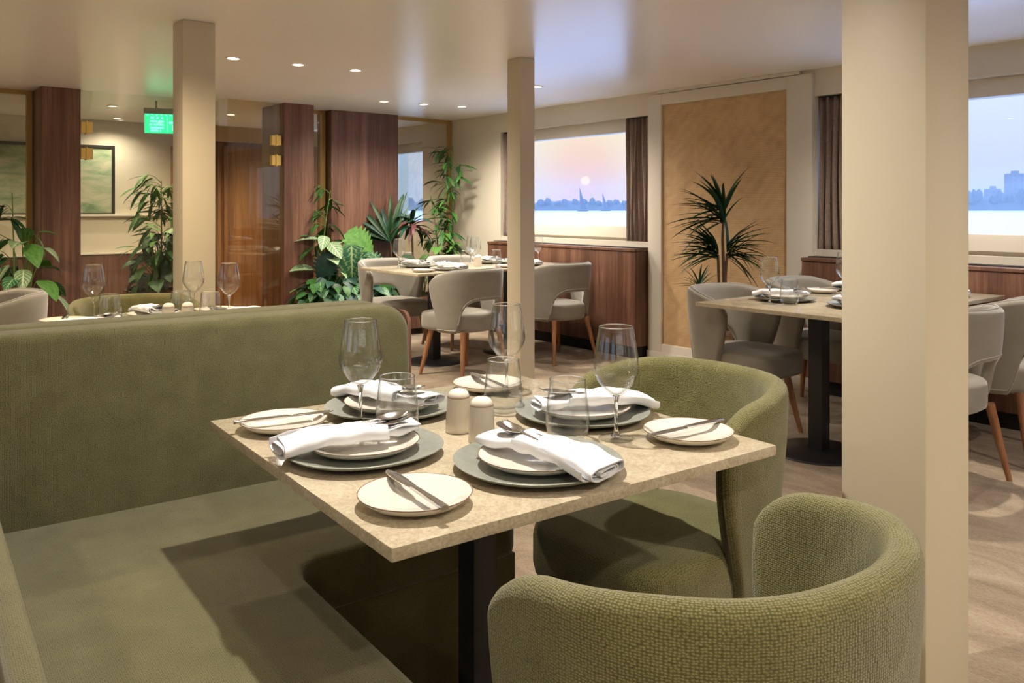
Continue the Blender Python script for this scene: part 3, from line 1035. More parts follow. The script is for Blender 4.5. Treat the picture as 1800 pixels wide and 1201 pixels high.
# table by the cane panel
RL = at(1222, 531, TZ); RL.z = 0
RLEN = 1.58
def rt(u, v):
    return RL + U * u - V * (FW - v)
tower_table('long_table', RLEN, FW, [-RLEN / 2 + 0.43, RLEN / 2 - 0.43], 'long marble table by the cane panel behind the broad column', rt(RLEN / 2, FW / 2), UA)
chair('grey', rt(0.46, FW + 0.06), AV + PI, 'grey tub chair in front of the cane panel at the table corner', 'grey tub chairs')
chair('grey', rt(1.24, FW + 0.08), AV + PI, 'grey tub chair behind the table, beside the walnut cabinet', 'grey tub chairs')
chair('grey', rt(0.47, -0.11), AV, 'grey tub chair half hidden by the broad column', 'grey tub chairs')
chair('grey', rt(1.16, -0.10), AV + 0.05, 'grey tub chair at the right edge of the picture', 'grey tub chairs')

# ---- walnut cabinets under the windows
def cabinet(t0, t1, label):
    o = room_empty('window_cabinet', 0, -t1, 0)
    L = t1 - t0
    d = -0.175
    add('carcass', boxm('carcass', d, -0.002, 0, L, 0.10, 0.875, 0.003, 1), 'walnut', o)
    add('counter', boxm('counter', d - 0.006, -0.002, -0.004, L + 0.004, 0.876, 0.90, 0.003, 1), 'walnut', o)
    add('ledge_strip', boxm('ledge_strip', -0.10, -0.002, 0.0, L, 0.9005, 0.906), 'black_metal', o)
    add('toe_kick', boxm('toe_kick', d + 0.06, -0.002, 0.02, L - 0.02, 0, 0.10), 'toe_kick', o)
    tag(o, label, 'cabinet')
cabinet(t_at(858, -0.17), W1[1] - 0.005, 'low walnut cabinet under the window with the setting sun')
cabinet(W2[0] + 0.005, W2[1] + 0.2, 'low walnut cabinet under the window behind the broad column')

# ---- curtains
def curtain(t0, t1, label, seed, gather=1.0):
    n, z0, z1 = 84, 0.925, ZR - 0.012
    rr = random.Random(seed)
    o = room_empty('curtain', 0.045, -(t0 + t1) / 2, z0)
    L = t1 - t0
    folds = max(3, round(L / 0.052))
    ph = [rr.uniform(-0.6, 0.6) for _ in range(folds + 2)]
    vs, fs, uv = [], [], []
    rows = 15
    for r in range(rows + 1):
        k = r / rows
        for i in range(n + 1):
            s = i / n
            w = s * folds
            j = int(w)
            p = 2 * PI * w + ph[min(j, folds)] * math.sin(PI * (w - j)) + 0.8 * math.sin(3 * k + seed)
            a = (0.026 - 0.006 * k) * math.sin(p) + 0.006 * math.sin(2.3 * p + k * 4)
            y = (s - 0.5) * L * (1 - 0.05 * k) + 0.006 * math.sin(k * 5 + s * 9)
            vs.append((a, y, (z1 - z0) * k)); uv.append((s * L * 2, k))
    W = n + 1
    for r in range(rows):
        for i in range(n):
            fs.append((r * W + i, r * W + i + 1, (r + 1) * W + i + 1, (r + 1) * W + i))
    c = add('cloth', mesh('cloth', vs, fs, uvs=uv, sharp=80), 'curtain_cloth', o)
    md = c.modifiers.new('thickness', 'SOLIDIFY'); md.thickness = 0.004; md.offset = 0
    add('rail', boxm('rail', -0.012, 0.012, -L / 2, L / 2, z1 - z0 - 0.004, z1 - z0 + 0.010), 'black_metal', o)
    tag(o, label, 'curtain', 'brown curtains')
curtain(W1[0] + 0.01, W1[0] + 0.26, 'brown curtain just left of the middle column', 1)
curtain(W1[1] - 0.30, W1[1] - 0.01, 'brown curtain between the sunset window and the cane panel', 2)
curtain(W2[0] + 0.01, W2[0] + 0.36, 'brown curtain right of the cane panel, beside the broad column', 3)

# ---- exit sign
def exit_sign():
    p = at(281, 178, CH)
    o = empty('exit_sign', (p.x, p.y, CH), UA - 0.35)
    add('bracket', tube('bracket', [(-0.03, 0, 0.0), (-0.03, 0, -0.07)], 0.008), 'sign_housing', o)
    add('housing', boxm('housing', -0.13, 0.22, -0.025, 0.025, -0.115, -0.065, 0.004), 'sign_housing', o)
    add('panel', boxm('panel', -0.125, 0.215, -0.006, 0.006, -0.285, -0.116), 'sign_green', o)
    bl = []
    for r, (z, segs) in enumerate(((-0.150, ((-0.075, -0.045), (-0.03, -0.005), (0.01, 0.03))), (-0.180, ((-0.08, -0.02), (-0.012, 0.035))),
                                 (-0.210, ((-0.085, -0.06), (-0.05, 0.035))), (-0.238, ((-0.08, 0.035),)), (-0.262, ((-0.075, -0.01), (0.0, 0.012))))):
        for a, b in segs:
            bl.append((a, b, -0.0085, -0.0062, z - 0.009, z + 0.009))
    for k in range(9):
        bl.append((-0.11 + k * 0.038, -0.092 + k * 0.038, -0.0085, -0.0062, -0.128, -0.120))
    bl += [(0.06, 0.064, -0.0085, -0.0062, -0.27, -0.13), (0.075, 0.20, -0.0085, -0.0062, -0.20, -0.18), (0.10, 0.17, -0.0085, -0.0062, -0.26, -0.21)]
    add('lettering', boxes('lettering', bl), 'sign_text', o)
    tag(o, 'green lit exit sign hanging behind the left column', 'sign')
exit_sign()

# ================================================================== TABLEWARE
charger_me = lathe('charger_plate', [(0, 0.0), (0.10, 0.0), (0.118, 0.003), (0.146, 0.011), (0.1555, 0.0165), (0.1565, 0.0185), (0.1545, 0.0195), (0.146, 0.0165), (0.120, 0.0085), (0.105, 0.0065), (0, 0.006)], 96,
                   wob=lambda a: 1 + 0.012 * math.cos(4 * a + 0.4) + 0.008 * math.cos(3 * a))
def plate_mesh(name, R):
    return lathe(name, [(0, 0.0), (R * 0.60, 0.0), (R * 0.63, 0.003), (R * 0.86, 0.0085), (R * 0.985, 0.0185), (R * 0.992, 0.0203), (R * 0.962, 0.0206), (R * 0.80, 0.0115), (R * 0.62, 0.0075), (0, 0.007)], 72)
def rim_mesh(name, R):
    return lathe(name, [(R * 0.990, 0.0194), (R * 0.9985, 0.0200), (R * 0.997, 0.0210), (R * 0.986, 0.0211), (R * 0.981, 0.0205), (R * 0.990, 0.0200)], 72)
plate_me, plate_rim = plate_mesh('dinner_plate', 0.112), rim_mesh('rim_line', 0.112)
bread_me, bread_rim = plate_mesh('bread_plate', 0.0935), rim_mesh('rim_line', 0.0935)
for m_ in (plate_me, bread_me):
    m_.materials.append(MATS['white_glaze'])
for m_ in (plate_rim, bread_rim):
    m_.materials.append(MATS['rim_brown'])

def strip(name, stations, th, mm=None, sharp=50):
    """stations: (y, half width, z); a flat bar with rounded section"""
    vs, fs = [], []
    prof = [(-1, 0), (-0.8, 0.5), (0, 0.62), (0.8, 0.5), (1, 0), (0.8, -0.5), (0, -0.62), (-0.8, -0.5)]
    M = len(prof)
    for y, w, z in stations:
        for a, b in prof:
            vs.append((a * w, y, z + b * th))
    for i in range(len(stations) - 1):
        for j in range(M):
            fs.append((i * M + j, (i + 1) * M + j, (i + 1) * M + (j + 1) % M, i * M + (j + 1) % M))
    fs.append(tuple(range(M))); fs.append(tuple((len(stations) - 1) * M + j for j in range(M))[::-1])
    me = mesh(name, vs, fs, sharp=sharp)
    bm = bmesh.new(); bm.from_mesh(me)
    bmesh.ops.recalc_face_normals(bm, faces=bm.faces[:])
    bm.to_mesh(me); bm.free()
    return me
# knife lies along +y: handle first, blade tip at the end
knife_handle = strip('handle', [(-0.105, 0.0062, 0.004), (-0.102, 0.0072, 0.004), (-0.06, 0.0066, 0.004), (-0.02, 0.0055, 0.004), (0.004, 0.0046, 0.004), (0.008, 0.0060, 0.004)], 0.0062)
knife_blade = strip('blade', [(0.006, 0.0052, 0.004), (0.02, 0.0085, 0.004), (0.05, 0.0105, 0.004), (0.085, 0.0105, 0.004), (0.102, 0.0078, 0.004), (0.110, 0.0025, 0.004)], 0.0016)
# fork and spoon lie along -y with the head at the far end
def fork_mesh():
    bm = bmesh.new()
    me = strip('tmp', [(0.10, 0.0065, 0.002), (0.05, 0.0055, 0.003), (0.0, 0.0038, 0.006), (-0.035, 0.0032, 0.008), (-0.05, 0.006, 0.007), (-0.062, 0.0115, 0.005), (-0.076, 0.0125, 0.004)], 0.0022)
    bm.from_mesh(me); bpy.data.meshes.remove(me)
    for k in range(4):
        x = (-1.5 + k) * 0.0067
        t = strip('tmp', [(-0.074, 0.0024, 0.004), (-0.095, 0.0019, 0.0045), (-0.112, 0.0016, 0.008), (-0.122, 0.0010, 0.011)], 0.0018)
        for v in t.vertices:
            v.co.x += x
        bm.from_mesh(t); bpy.data.meshes.remove(t)
    return bm_mesh(bm, 'fork', 50)
def spoon_mesh():
    bm = bmesh.new()
    me = strip('tmp', [(0.10, 0.0065, 0.002), (0.05, 0.0055, 0.003), (0.0, 0.0038, 0.006), (-0.04, 0.0032, 0.009), (-0.058, 0.004, 0.009)], 0.0022)
    bm.from_mesh(me); bpy.data.meshes.remove(me)
    rows, cols = 10, 16
    vs = []
    grid = []
    for side in (0, 1):
        g = []
        for r in range(rows + 1):
            row = []
            k = r / rows
            for c in range(cols):
                a = 2 * PI * c / cols
                rx, ry = 0.0205 * k, 0.034 * k
                x, y = rx * math.cos(a), -0.088 + ry * math.sin(a)
                z = 0.0105 - 0.009 * (1 - k * k) - (0.0012 if side else 0)
                row.append(bm.verts.new((x, y, z)))
            g.append(row)
        grid.append(g)
        for r in range(1, rows):
            for c in range(cols):
                bm.faces.new((g[r][c], g[r][(c + 1) % cols], g[r + 1][(c + 1) % cols], g[r + 1][c]))
        bm.faces.new(g[1])
    for c in range(cols):
        bm.faces.new((grid[0][rows][c], grid[0][rows][(c + 1) % cols], grid[1][rows][(c + 1) % cols], grid[1][rows][c]))
    for g in grid:
        for v in g[0]:
            bm.verts.remove(v)
    return bm_mesh(bm, 'spoon', 60)
fork_me, spoon_me = fork_mesh(), spoon_mesh()
for m_ in (knife_handle, knife_blade, fork_me, spoon_me):
    m_.materials.append(MATS['steel'])

def roll_mesh(name, seed, y0, y1, w0, w1, h0, h1, turns, droop, taper=0.0, crease=1.0):
    """flattened roll of cloth lying along y: a spiral section with real layers"""
    rr = random.Random(seed)
    ns, nt_ = 22, int(26 * turns)
    th = 0.0011
    vs, fs, uv = [], [], []
    for i in range(ns + 1):
        s = i / ns
        y = y0 + (y1 - y0) * s
        wk = w0 + (w1 - w0) * sstep(s)
        hk = h0 + (h1 - h0) * s
        ring = []
        for side in (1, -1):
            for j in range(nt_ + 1):
                t = j / nt_
                a = 2 * PI * turns * t - 0.5 * PI
                g = 0.30 + 0.70 * t
                x = wk * g * math.copysign(abs(math.cos(a)) ** 0.6, math.cos(a))
                z = hk * g * math.copysign(abs(math.sin(a)) ** 0.6, math.sin(a))
                d = Vector((math.cos(a) / max(wk, 1e-4), math.sin(a) / max(hk, 1e-4))).normalized()
                cr = crease * 0.0016 * noise.noise(Vector((x * 55 + seed, y * 30, z * 80)))
                cr += crease * 0.0018 * math.sin(y * 90 + a * 1.5 + seed)
                x += d.x * (side * th + cr); z += d.y * (side * th + cr)
                yy = y + 0.006 * math.sin(a * 0.5 + seed) * (s - 0.5) * 2
                dz = -droop * sstep((s - 0.62) / 0.38) ** 1.5
                ring.append((x + taper * (s - 0.5), yy, max(h0, h1) * 1.05 + z + dz))
        if side == -1:
            ring = ring[:nt_ + 1] + ring[nt_ + 1:][::-1]
        vs += ring
    M = 2 * (nt_ + 1)
    for k, v in enumerate(vs):
        uv.append((v[0], v[1]))
    for i in range(ns):
        for j in range(M):
            j2 = (j + 1) % M
            fs.append((i * M + j, i * M + j2, (i + 1) * M + j2, (i + 1) * M + j))
    for i0 in (0, ns):                       # close the edge of the cloth layer at both ends
        for j in range(nt_):
            fs.append((i0 * M + j, i0 * M + j + 1, i0 * M + M - 2 - j, i0 * M + M - 1 - j))
    me = mesh(name, vs, fs, uvs=uv, sharp=60)
    bm = bmesh.new(); bm.from_mesh(me)
    bmesh.ops.recalc_face_normals(bm, faces=bm.faces[:])
    bm.to_mesh(me); bm.free()
    me.materials.append(MATS['napkin_linen'])
    return me
NAPS = []
for s in (0, 1, 2, 3):
    NAPS.append((roll_mesh('wrap_band', 11 + s * 3, -0.040, 0.160, 0.041, 0.058, 0.0155, 0.0135, 3.3, 0.014, 0.012),
                 roll_mesh('inner_fold', 21 + s * 5, -0.115, 0.02, 0.046, 0.034, 0.0105, 0.0105, 1.6, 0.0, -0.03, 1.3)))

OUT = {}
def setting(p, out, table, where, grp, var=0, knife=None, bread=None, skew=0.0, nap=True, offx=0.0, up=True):
    """p: charger centre on the table, out: angle pointing from the table centre to the guest"""
    tag(add('charger_plate', charger_me, 'charger_glaze', loc=(p.x, p.y, TZ + 0.0005), rz=var * 1.3), 'grey charger plate %s %s' % (where, table), 'charger', 'charger plates ' + grp)
    o = empty('dinner_plate', (p.x + offx * math.cos(out + PI / 2), p.y + offx * math.sin(out + PI / 2), TZ + 0.0075))
    add('plate_body', plate_me, None, o); add('rim_line', plate_rim, None, o)
    tag(o, 'white brown-rimmed dinner plate %s %s' % (where, table), 'plate', 'dinner plates ' + grp)
    ang = out - PI / 2 + skew
    zb = TZ + 0.0075 + 0.0205
    if nap:
        n = empty('napkin', (p.x, p.y, zb), ang)
        w_, f_ = NAPS[var % 4]
        add('wrap_band', w_, None, n); add('inner_fold', f_, None, n)
        tag(n, 'rolled white napkin %s %s' % (where, table), 'napkin', 'rolled napkins ' + grp)
        def lay(name, me, dx, r, z, lab):
            q = Matrix.Translation((p.x, p.y, 0)) @ Matrix.Rotation(ang, 4, 'Z') @ Matrix.Translation((dx, 0.022, z)) @ Matrix.Rotation(r, 4, 'Z') @ Matrix.Rotation(-0.10, 4, 'X')
            tag(add(name, me, None, mw=q), lab, name, name + 's ' + grp)
        lay('fork', fork_me, -0.015, 0.05, zb + 0.0170, 'steel fork tucked in the napkin %s %s' % (where, table))
        lay('spoon', spoon_me, 0.013, -0.07, zb + 0.0185, 'steel spoon tucked in the napkin %s %s' % (where, table))
    if bread is not None:
        b = empty('bread_plate', (bread.x, bread.y, TZ + 0.0005))
        add('plate_body', bread_me, None, b); add('rim_line', bread_rim, None, b)
        tag(b, 'small white side plate %s %s' % (where, table), 'plate', 'side plates ' + grp)
        if knife is not None:
            k = empty('knife', (bread.x, bread.y, TZ + 0.0215), knife)
            add('handle', knife_handle, None, k); add('blade', knife_blade, None, k)
            tag(k, 'steel knife on the side plate %s %s' % (where, table), 'knife', 'knives ' + grp)

def shell_prof(outer, th):
    inner = [(max(r - th, 0.0), z) for r, z in outer]
    return inner
g_bowl = [(0.0085, 0.0895), (0.013, 0.092), (0.026, 0.104), (0.040, 0.122), (0.0465, 0.137), (0.0478, 0.148), (0.0455, 0.172), (0.0405, 0.205), (0.0352, 0.2325)]
inner = [(0.0342, 0.2325), (0.0394, 0.205), (0.0443, 0.172), (0.0466, 0.148), (0.0452, 0.137), (0.0386, 0.1235), (0.0246, 0.1065), (0.011, 0.0945), (0.0, 0.093)]
glass_bowl = lathe('bowl', g_bowl + [(0.0350, 0.2333), (0.0344, 0.2333)] + inner, 48, sharp=80)
glass_stem = lathe('stem', [(0.0, 0.0925), (0.008, 0.0900), (0.0062, 0.0855), (0.0042, 0.075), (0.0036, 0.05), (0.0040, 0.022), (0.0055, 0.011), (0.011, 0.006), (0.0, 0.0055)], 20, sharp=80)
glass_foot = lathe('foot', [(0.0, 0.0), (0.036, 0.0), (0.0372, 0.0012), (0.0365, 0.0022), (0.024, 0.0036), (0.011, 0.0060), (0.0, 0.0062)], 40, sharp=80)
rim_ring = lathe('rim', [(0.0338, 0.2322), (0.0356, 0.2322), (0.0357, 0.2336), (0.0347, 0.2344), (0.0337, 0.2336), (0.0338, 0.2322)], 48, sharp=80)
tum_me = lathe('tumbler_wall', [(0.0, 0.0), (0.026, 0.0), (0.033, 0.003), (0.0425, 0.014), (0.0462, 0.030), (0.0452, 0.055), (0.0415, 0.090), (0.0375, 0.1235), (0.0366, 0.1235),
                                (0.0404, 0.090), (0.0440, 0.055), (0.0448, 0.031), (0.0408, 0.0175), (0.030, 0.0115), (0.0, 0.0105)], 48, sharp=80)
tum_rim = lathe('rim', [(0.0363, 0.1228), (0.0379, 0.1228), (0.0380, 0.1242), (0.0371, 0.1250), (0.0362, 0.1242), (0.0363, 0.1228)], 48, sharp=80)
def wine_glass(p, label, grp):
    o = empty('wine_glass', (p.x, p.y, TZ + 0.0004))
    b = add('bowl', glass_bowl, 'stemware_glass', o); add('rim', rim_ring, 'solid_glass', b); add('stem', glass_stem, 'solid_glass', o); add('foot', glass_foot, 'foot_glass', o)
    tag(o, label, 'glass', 'wine glasses ' + grp)
def tumbler(p, label, grp):
    o = empty('tumbler', (p.x, p.y, TZ + 0.0004))
    add('glass_wall', tum_me, 'stemware_glass', o); add('rim', tum_rim, 'solid_glass', o)
    tag(o, label, 'glass', 'tumblers ' + grp)
shk_body = lathe('shaker_body', [(0.0, 0.0), (0.0270, 0.0), (0.0282, 0.002), (0.0275, 0.02), (0.0248, 0.062), (0.0240, 0.073), (0.0225, 0.0755), (0.0, 0.0757)], 40)
shk_top = lathe('shaker_cap', [(0.0228, 0.0757), (0.0226, 0.079), (0.0205, 0.0845), (0.0155, 0.0890), (0.008, 0.0915), (0.0, 0.092)], 40)
shk_line = lathe('brown_line', [(0.0236, 0.0735), (0.0246, 0.0742), (0.0238, 0.0762), (0.0226, 0.0762)], 40)
def shaker(p, label, grp):
    o = empty('shaker', (p.x, p.y, TZ + 0.0004))
    add('shaker_body', shk_body, 'shaker_glaze', o); c = add('shaker_cap', shk_top, 'shaker_top', o); add('brown_line', shk_line, 'rim_brown', o)
    for k in range(3):
        a = k * 2.1
        add('hole', lathe('hole', [(0, 0), (0.0012, 0), (0.0012, 0.0006), (0, 0.0006)], 8) if not OUT.get('hole') else OUT['hole'], 'toe_kick', c, loc=(0.005 * math.cos(a), 0.005 * math.sin(a), 0.0913))
    tag(o, label, 'shaker', 'shakers ' + grp)

# ---- booth table
BT = 'the booth table'
def kdir(x0, y0, x1, y1):
    a, b = at(x0, y0, TZ + 0.02), at(x1, y1, TZ + 0.02)
    return math.atan2(b.y - a.y, b.x - a.x) - PI / 2
Q = 0.268
setting(bt(-Q, 0.005), ABU + PI, BT, 'at the left side of', 'on the booth table', 0, kdir(432, 750, 570, 733), bt(-0.325, 0.275), skew=-0.14)
setting(bt(-0.045, -Q), ABV + PI, BT, 'at the front of', 'on the booth table', 1, kdir(770, 895, 690, 842), bt(-0.322, -0.30), skew=0.18)
setting(bt(Q, -0.03), ABU, BT, 'at the right side of', 'on the booth table', 2, kdir(1247, 735, 1142, 757), bt(0.325, -0.30), skew=-0.32)
setting(bt(-0.06, Q + 0.01), ABV, BT, 'at the far side of', 'on the booth table', 3, kdir(850, 688, 792, 661), bt(0.255, 0.335), skew=0.3)
for (u, v, l) in ((-0.183, 0.190, 'wine glass beside the left place setting on the booth table'), (0.204, -0.212, 'wine glass nearest the right chair on the booth table'), (0.255, 0.250, 'wine glass at the far end of the booth table')):
    wine_glass(bt(u, v), l, 'on the booth table')
for (u, v, l) in ((-0.150, 0.083, 'stemless tumbler left of the two shakers'), (0.145, 0.110, 'stemless tumbler behind the two shakers'), (0.122, -0.153, 'stemless tumbler right of the two shakers')):
    tumbler(bt(u, v), l, 'on the booth table')
shaker(bt(-0.030, 0.030), 'left cream ceramic shaker on the booth table', 'on the booth table')
shaker(bt(-0.032, -0.062), 'right, nearer cream ceramic shaker on the booth table', 'on the booth table')

# ---- table behind the banquette
def t2(u, v):
    return T2C + BU * u + BV * v
N2 = 'the table behind the banquette'; G2 = 'on the table behind the banquette'
setting(t2(0.02, Q), ABV, N2, 'at the far side of', G2, 2, 0.6, t2(0.30, 0.33), skew=0.2)
setting(t2(Q, -0.02), ABU, N2, 'at the right side of', G2, 3, 0.2, t2(0.33, -0.31), skew=0.1)
setting(t2(-Q, 0.0), ABU + PI, N2, 'at the left side of', G2, 0, 0.4, t2(-0.32, 0.32), skew=0.1)
for x, y, l in ((165, 466, 'left wine glass above the green banquette'), (340, 460, 'wine glass in front of the left column above the banquette'), (403, 463, 'right wine glass above the green banquette')):
    p = at(x, y, TZ + 0.233)
    wine_glass(p, l, G2)
for x, y, l in ((193, 518, 'left tumbler above the green banquette'), (318, 512, 'tumbler left of the left column above the banquette'), (370, 514, 'tumbler right of the left column above the banquette')):
    p = at(x, y, TZ + 0.124)
    d = p - T2C
    tumbler(p, l, G2)
shaker(t2(0.02, 0.02), 'left shaker on the table behind the banquette', G2)
shaker(t2(0.09, 0.0), 'right shaker on the table behind the banquette', G2)

# ---- long table before the planted corner
NF, GF = 'the planted corner table', 'on the planted corner table'
setting(ft(0.40, 0.62), AV, NF, 'at the far left of', GF, 0, 0.9, ft(0.70, 0.70), skew=0.2)
setting(ft(0.42, 0.20), AV + PI, NF, 'at the near left of', GF, 1, 1.2, ft(0.14, 0.15), skew=0.1)
setting(ft(1.15, 0.62), AV, NF, 'at the far right of', GF, 2, 0.5, ft(1.42, 0.72), skew=-0.2)
setting(ft(1.20, 0.22), AV + PI, NF, 'at the near right of', GF, 3, 1.0, ft(0.92, 0.14), skew=0.1)
for u, v, l in ((0.20, 0.60, 'wine glass at the left end of the planted corner table'), (0.93, 0.56, 'front one of two wine glasses left of the middle column'), (1.02, 0.74, 'rear one of two wine glasses left of the middle column'), (1.50, 0.40, 'wine glass right of the middle column')):
    wine_glass(ft(u, v), l, GF)
for u, v, l in ((0.27, 0.58, 'tumbler at the left end of the planted corner table'), (0.80, 0.52, 'tumbler in the middle of the planted corner table'), (1.08, 0.46, 'tumbler just left of the middle column'), (1.36, 0.42, 'tumbler just right of the middle column')):
    tumbler(ft(u, v), l, GF)
shaker(ft(0.80, 0.36), 'left shaker on the planted corner table', GF)
shaker(ft(0.86, 0.42), 'right shaker on the planted corner table', GF)

# ---- long table by the cane panel
NR, GR = 'the cane panel table', 'on the cane panel table'
setting(rt(0.42, 0.62), AV, NR, 'at the far left of', GR, 1, 0.8, rt(0.68, 0.74), skew=0.5)
setting(rt(1.20, 0.62), AV, NR, 'at the far right of', GR, 2, 0.8, rt(0.93, 0.72), skew=0.2)
setting(rt(0.44, 0.22), AV + PI, NR, 'at the near left of', GR, 3, 0.3, rt(0.42 + 0.30, 0.34))
setting(rt(1.28, 0.24), AV + PI, NR, 'at the near right of', GR, 0, 0.3, rt(1.02, 0.13), skew=0.2)
for u, v, l in ((0.22, 0.58, 'wine glass at the left corner of the cane panel table'), (0.90, 0.56, 'wine glass cut by the edge of the broad column')):
    wine_glass(rt(u, v), l, GR)
tumbler(rt(0.27, 0.50), 'tumbler at the left corner of the cane panel table', GR)
tumbler(rt(0.98, 0.46), 'tumbler behind the broad column on the cane panel table', GR)

# ================================================================== PLANTS
def leaf_mesh(name, w, droop, fold, n=7, shape='lance', cuts=0):
    """unit leaf along +y, face up"""
    vs, fs, uv = [], [], []
    for i in range(n + 1):
        s = i / n
        if shape == 'lance':
            hw = w * math.sin(PI * min(1, s * 0.93 + 0.05)) ** 0.75 * (1 - 0.25 * s)
        elif shape == 'strap':
            hw = w * min(1.0, 0.45 + 3 * s) * (1 - s ** 3.5)
        else:
            hw = w * math.sin(PI * (s * 0.97 + 0.02) ** 0.72) ** 0.85
        hw = max(hw, 0.0015)
        th = droop * s
        y = math.sin(th) / droop if droop else s
        z = -(1 - math.cos(th)) / droop if droop else 0
        if cuts:
            hw *= (1.0 if i % 2 == 0 or s < 0.12 or s > 0.95 else 0.66)
        f = fold * hw
        vs += [(-hw, y - (0.10 * hw if cuts and i % 2 == 0 else 0), z + f), (0, y, z), (hw, y - (0.10 * hw if cuts and i % 2 == 0 else 0), z + f)]
        uv += [(0, s), (0.5, s), (1, s)]
    m_ = len(vs)
    for i in range(n):
        for k in (0, 1):
            fs.append((i * 3 + k, i * 3 + k + 1, (i + 1) * 3 + k + 1, (i + 1) * 3 + k))
    me = mesh(name, vs, fs, uvs=uv, sharp=80)
    return me
LEAF = {}
def leaf(kind, m_):
    key = (kind, m_)
    if key not in LEAF:
        spec = {'bamboo': (0.10, 0.5, 0.25, 7, 'lance', 0), 'palm': (0.042, 0.75, 0.35, 8, 'lance', 0), 'strap': (0.050, 1.15, 0.4, 9, 'strap', 0), 'stiff': (0.042, 0.55, 0.45, 7, 'strap', 0),
                'broad': (0.30, 0.7, 0.18, 9, 'broad', 0), 'monstera': (0.46, 0.55, 0.10, 17, 'broad', 1), 'cordyline': (0.095, 1.5, 0.4, 9, 'lance', 0)}[kind]
        me = leaf_mesh('leaf', *spec)
        me.materials.append(MATS[m_])
        LEAF[key] = me
    return LEAF[key]
def put_leaf(parent, kind, m_, pos, d, size, roll=0.0, up=(0, 0, 1)):
    d = Vector(d).normalized()
    u = Vector(up)
    if abs(d.dot(u)) > 0.97:
        u = Vector((0.3, -1, 0.1))
    x = d.cross(u).normalized()
    z = x.cross(d).normalized()
    R = Matrix((x, d, z)).transposed().to_4x4()
    M_ = Matrix.Translation(Vector(pos)) @ R @ Matrix.Rotation(roll, 4, 'Y') @ Matrix.Scale(size, 4)
    return add('leaf', leaf(kind, m_), None, parent, mw=M_)
R5 = random.Random(5)
def sph(az, el):
    return Vector((math.cos(az) * math.cos(el), math.sin(az) * math.cos(el), math.sin(el)))
def plant(name, loc, label, cat='plant', group=None):
    o = empty(name, loc)
    tag(o, label, cat, group)
    return o
def bamboo(loc, h, label, m_='leaf_mid', n=60, spread=0.17, z0=0.25, lean=(0, 0), lsize=0.13, shy=False):
    o = plant('bamboo', loc, label)
    pts = [(lean[0] * (k / 8) ** 2, lean[1] * (k / 8) ** 2, h * k / 8) for k in range(9)]
    add('stalk', tube('stalk', pts, [0.010 - 0.0008 * k for k in range(9)], 8), 'stem_green', o)
    tw = max(4, n // 7)
    for b in range(tw):
        k = z0 + (1 - z0) * (b + 0.5 * R5.random()) / tw
        base = Vector((lean[0] * k * k, lean[1] * k * k, h * k))
        az = R5.uniform(0, 2 * PI)
        if shy:                      # keeps to the room side of the wall and the glass behind it
            az = UA + PI + R5.uniform(-1.3, 1.6)
        d = sph(az, R5.uniform(0.15, 0.7))
        tip = base + d * spread * R5.uniform(0.5, 1.25) * (1.15 - 0.4 * k)
        mid = (base + tip) / 2 + Vector((0, 0, 0.02))
        add('twig', tube('twig', [base, mid, tip], [0.004, 0.003, 0.0015], 5), 'stem_green', o)
        for j in range(7):
            s = 0.35 + 0.65 * j / 6
            q = base.lerp(tip, s)
            a2 = az + R5.choice((-1, 1)) * R5.uniform(0.2, 1.1)
            put_leaf(o, 'bamboo', m_ if isinstance(m_, str) else R5.choice(m_), q, sph(a2, R5.uniform(-0.75, 0.25)), lsize * R5.uniform(0.7, 1.25), R5.uniform(-0.5, 0.5))
    return o
def rosette(o, c, n, kind, m_, size, el0, el1, stem=0.0):
    c = Vector(c)
    for i in range(n):
        k = i / n
        el = el0 + (el1 - el0) * k + R5.uniform(-0.12, 0.12)
        az = i * 2.39996 + R5.uniform(-0.25, 0.25)
        put_leaf(o, kind, m_ if isinstance(m_, str) else R5.choice(m_), c + Vector((0, 0, 0.05 * k)), sph(az, el), size * R5.uniform(0.75, 1.15), R5.uniform(-0.3, 0.3))
def clump(loc, label, kind, mats, n, h, size, spread, group=None, el=(-0.35, 0.35), name='leafy_plant', face=None):
    o = plant(name, loc, label, group=group)
    for i in range(n):
        az = i * 2.39996 + R5.uniform(-0.4, 0.4)
        if face is not None:
            az = face + R5.uniform(-1.7, 1.7)
        r = spread * math.sqrt((i + 0.6) / n)
        hh = h * (1.0 - 0.65 * (i / n)) * R5.uniform(0.8, 1.1)
        tip = Vector((r * math.cos(az), r * math.sin(az), hh))
        add('leaf_stalk', tube('leaf_stalk', [(0, 0, 0), (tip.x * 0.35, tip.y * 0.35, hh * 0.62), tip], [0.005, 0.004, 0.003], 5), 'stem_green', o)
        put_leaf(o, kind, R5.choice(mats), tip, sph(az, R5.uniform(*el)), size * R5.uniform(0.75, 1.2), R5.uniform(-0.4, 0.4))
    return o
TOCAM = math.atan2(-1, 0.1)
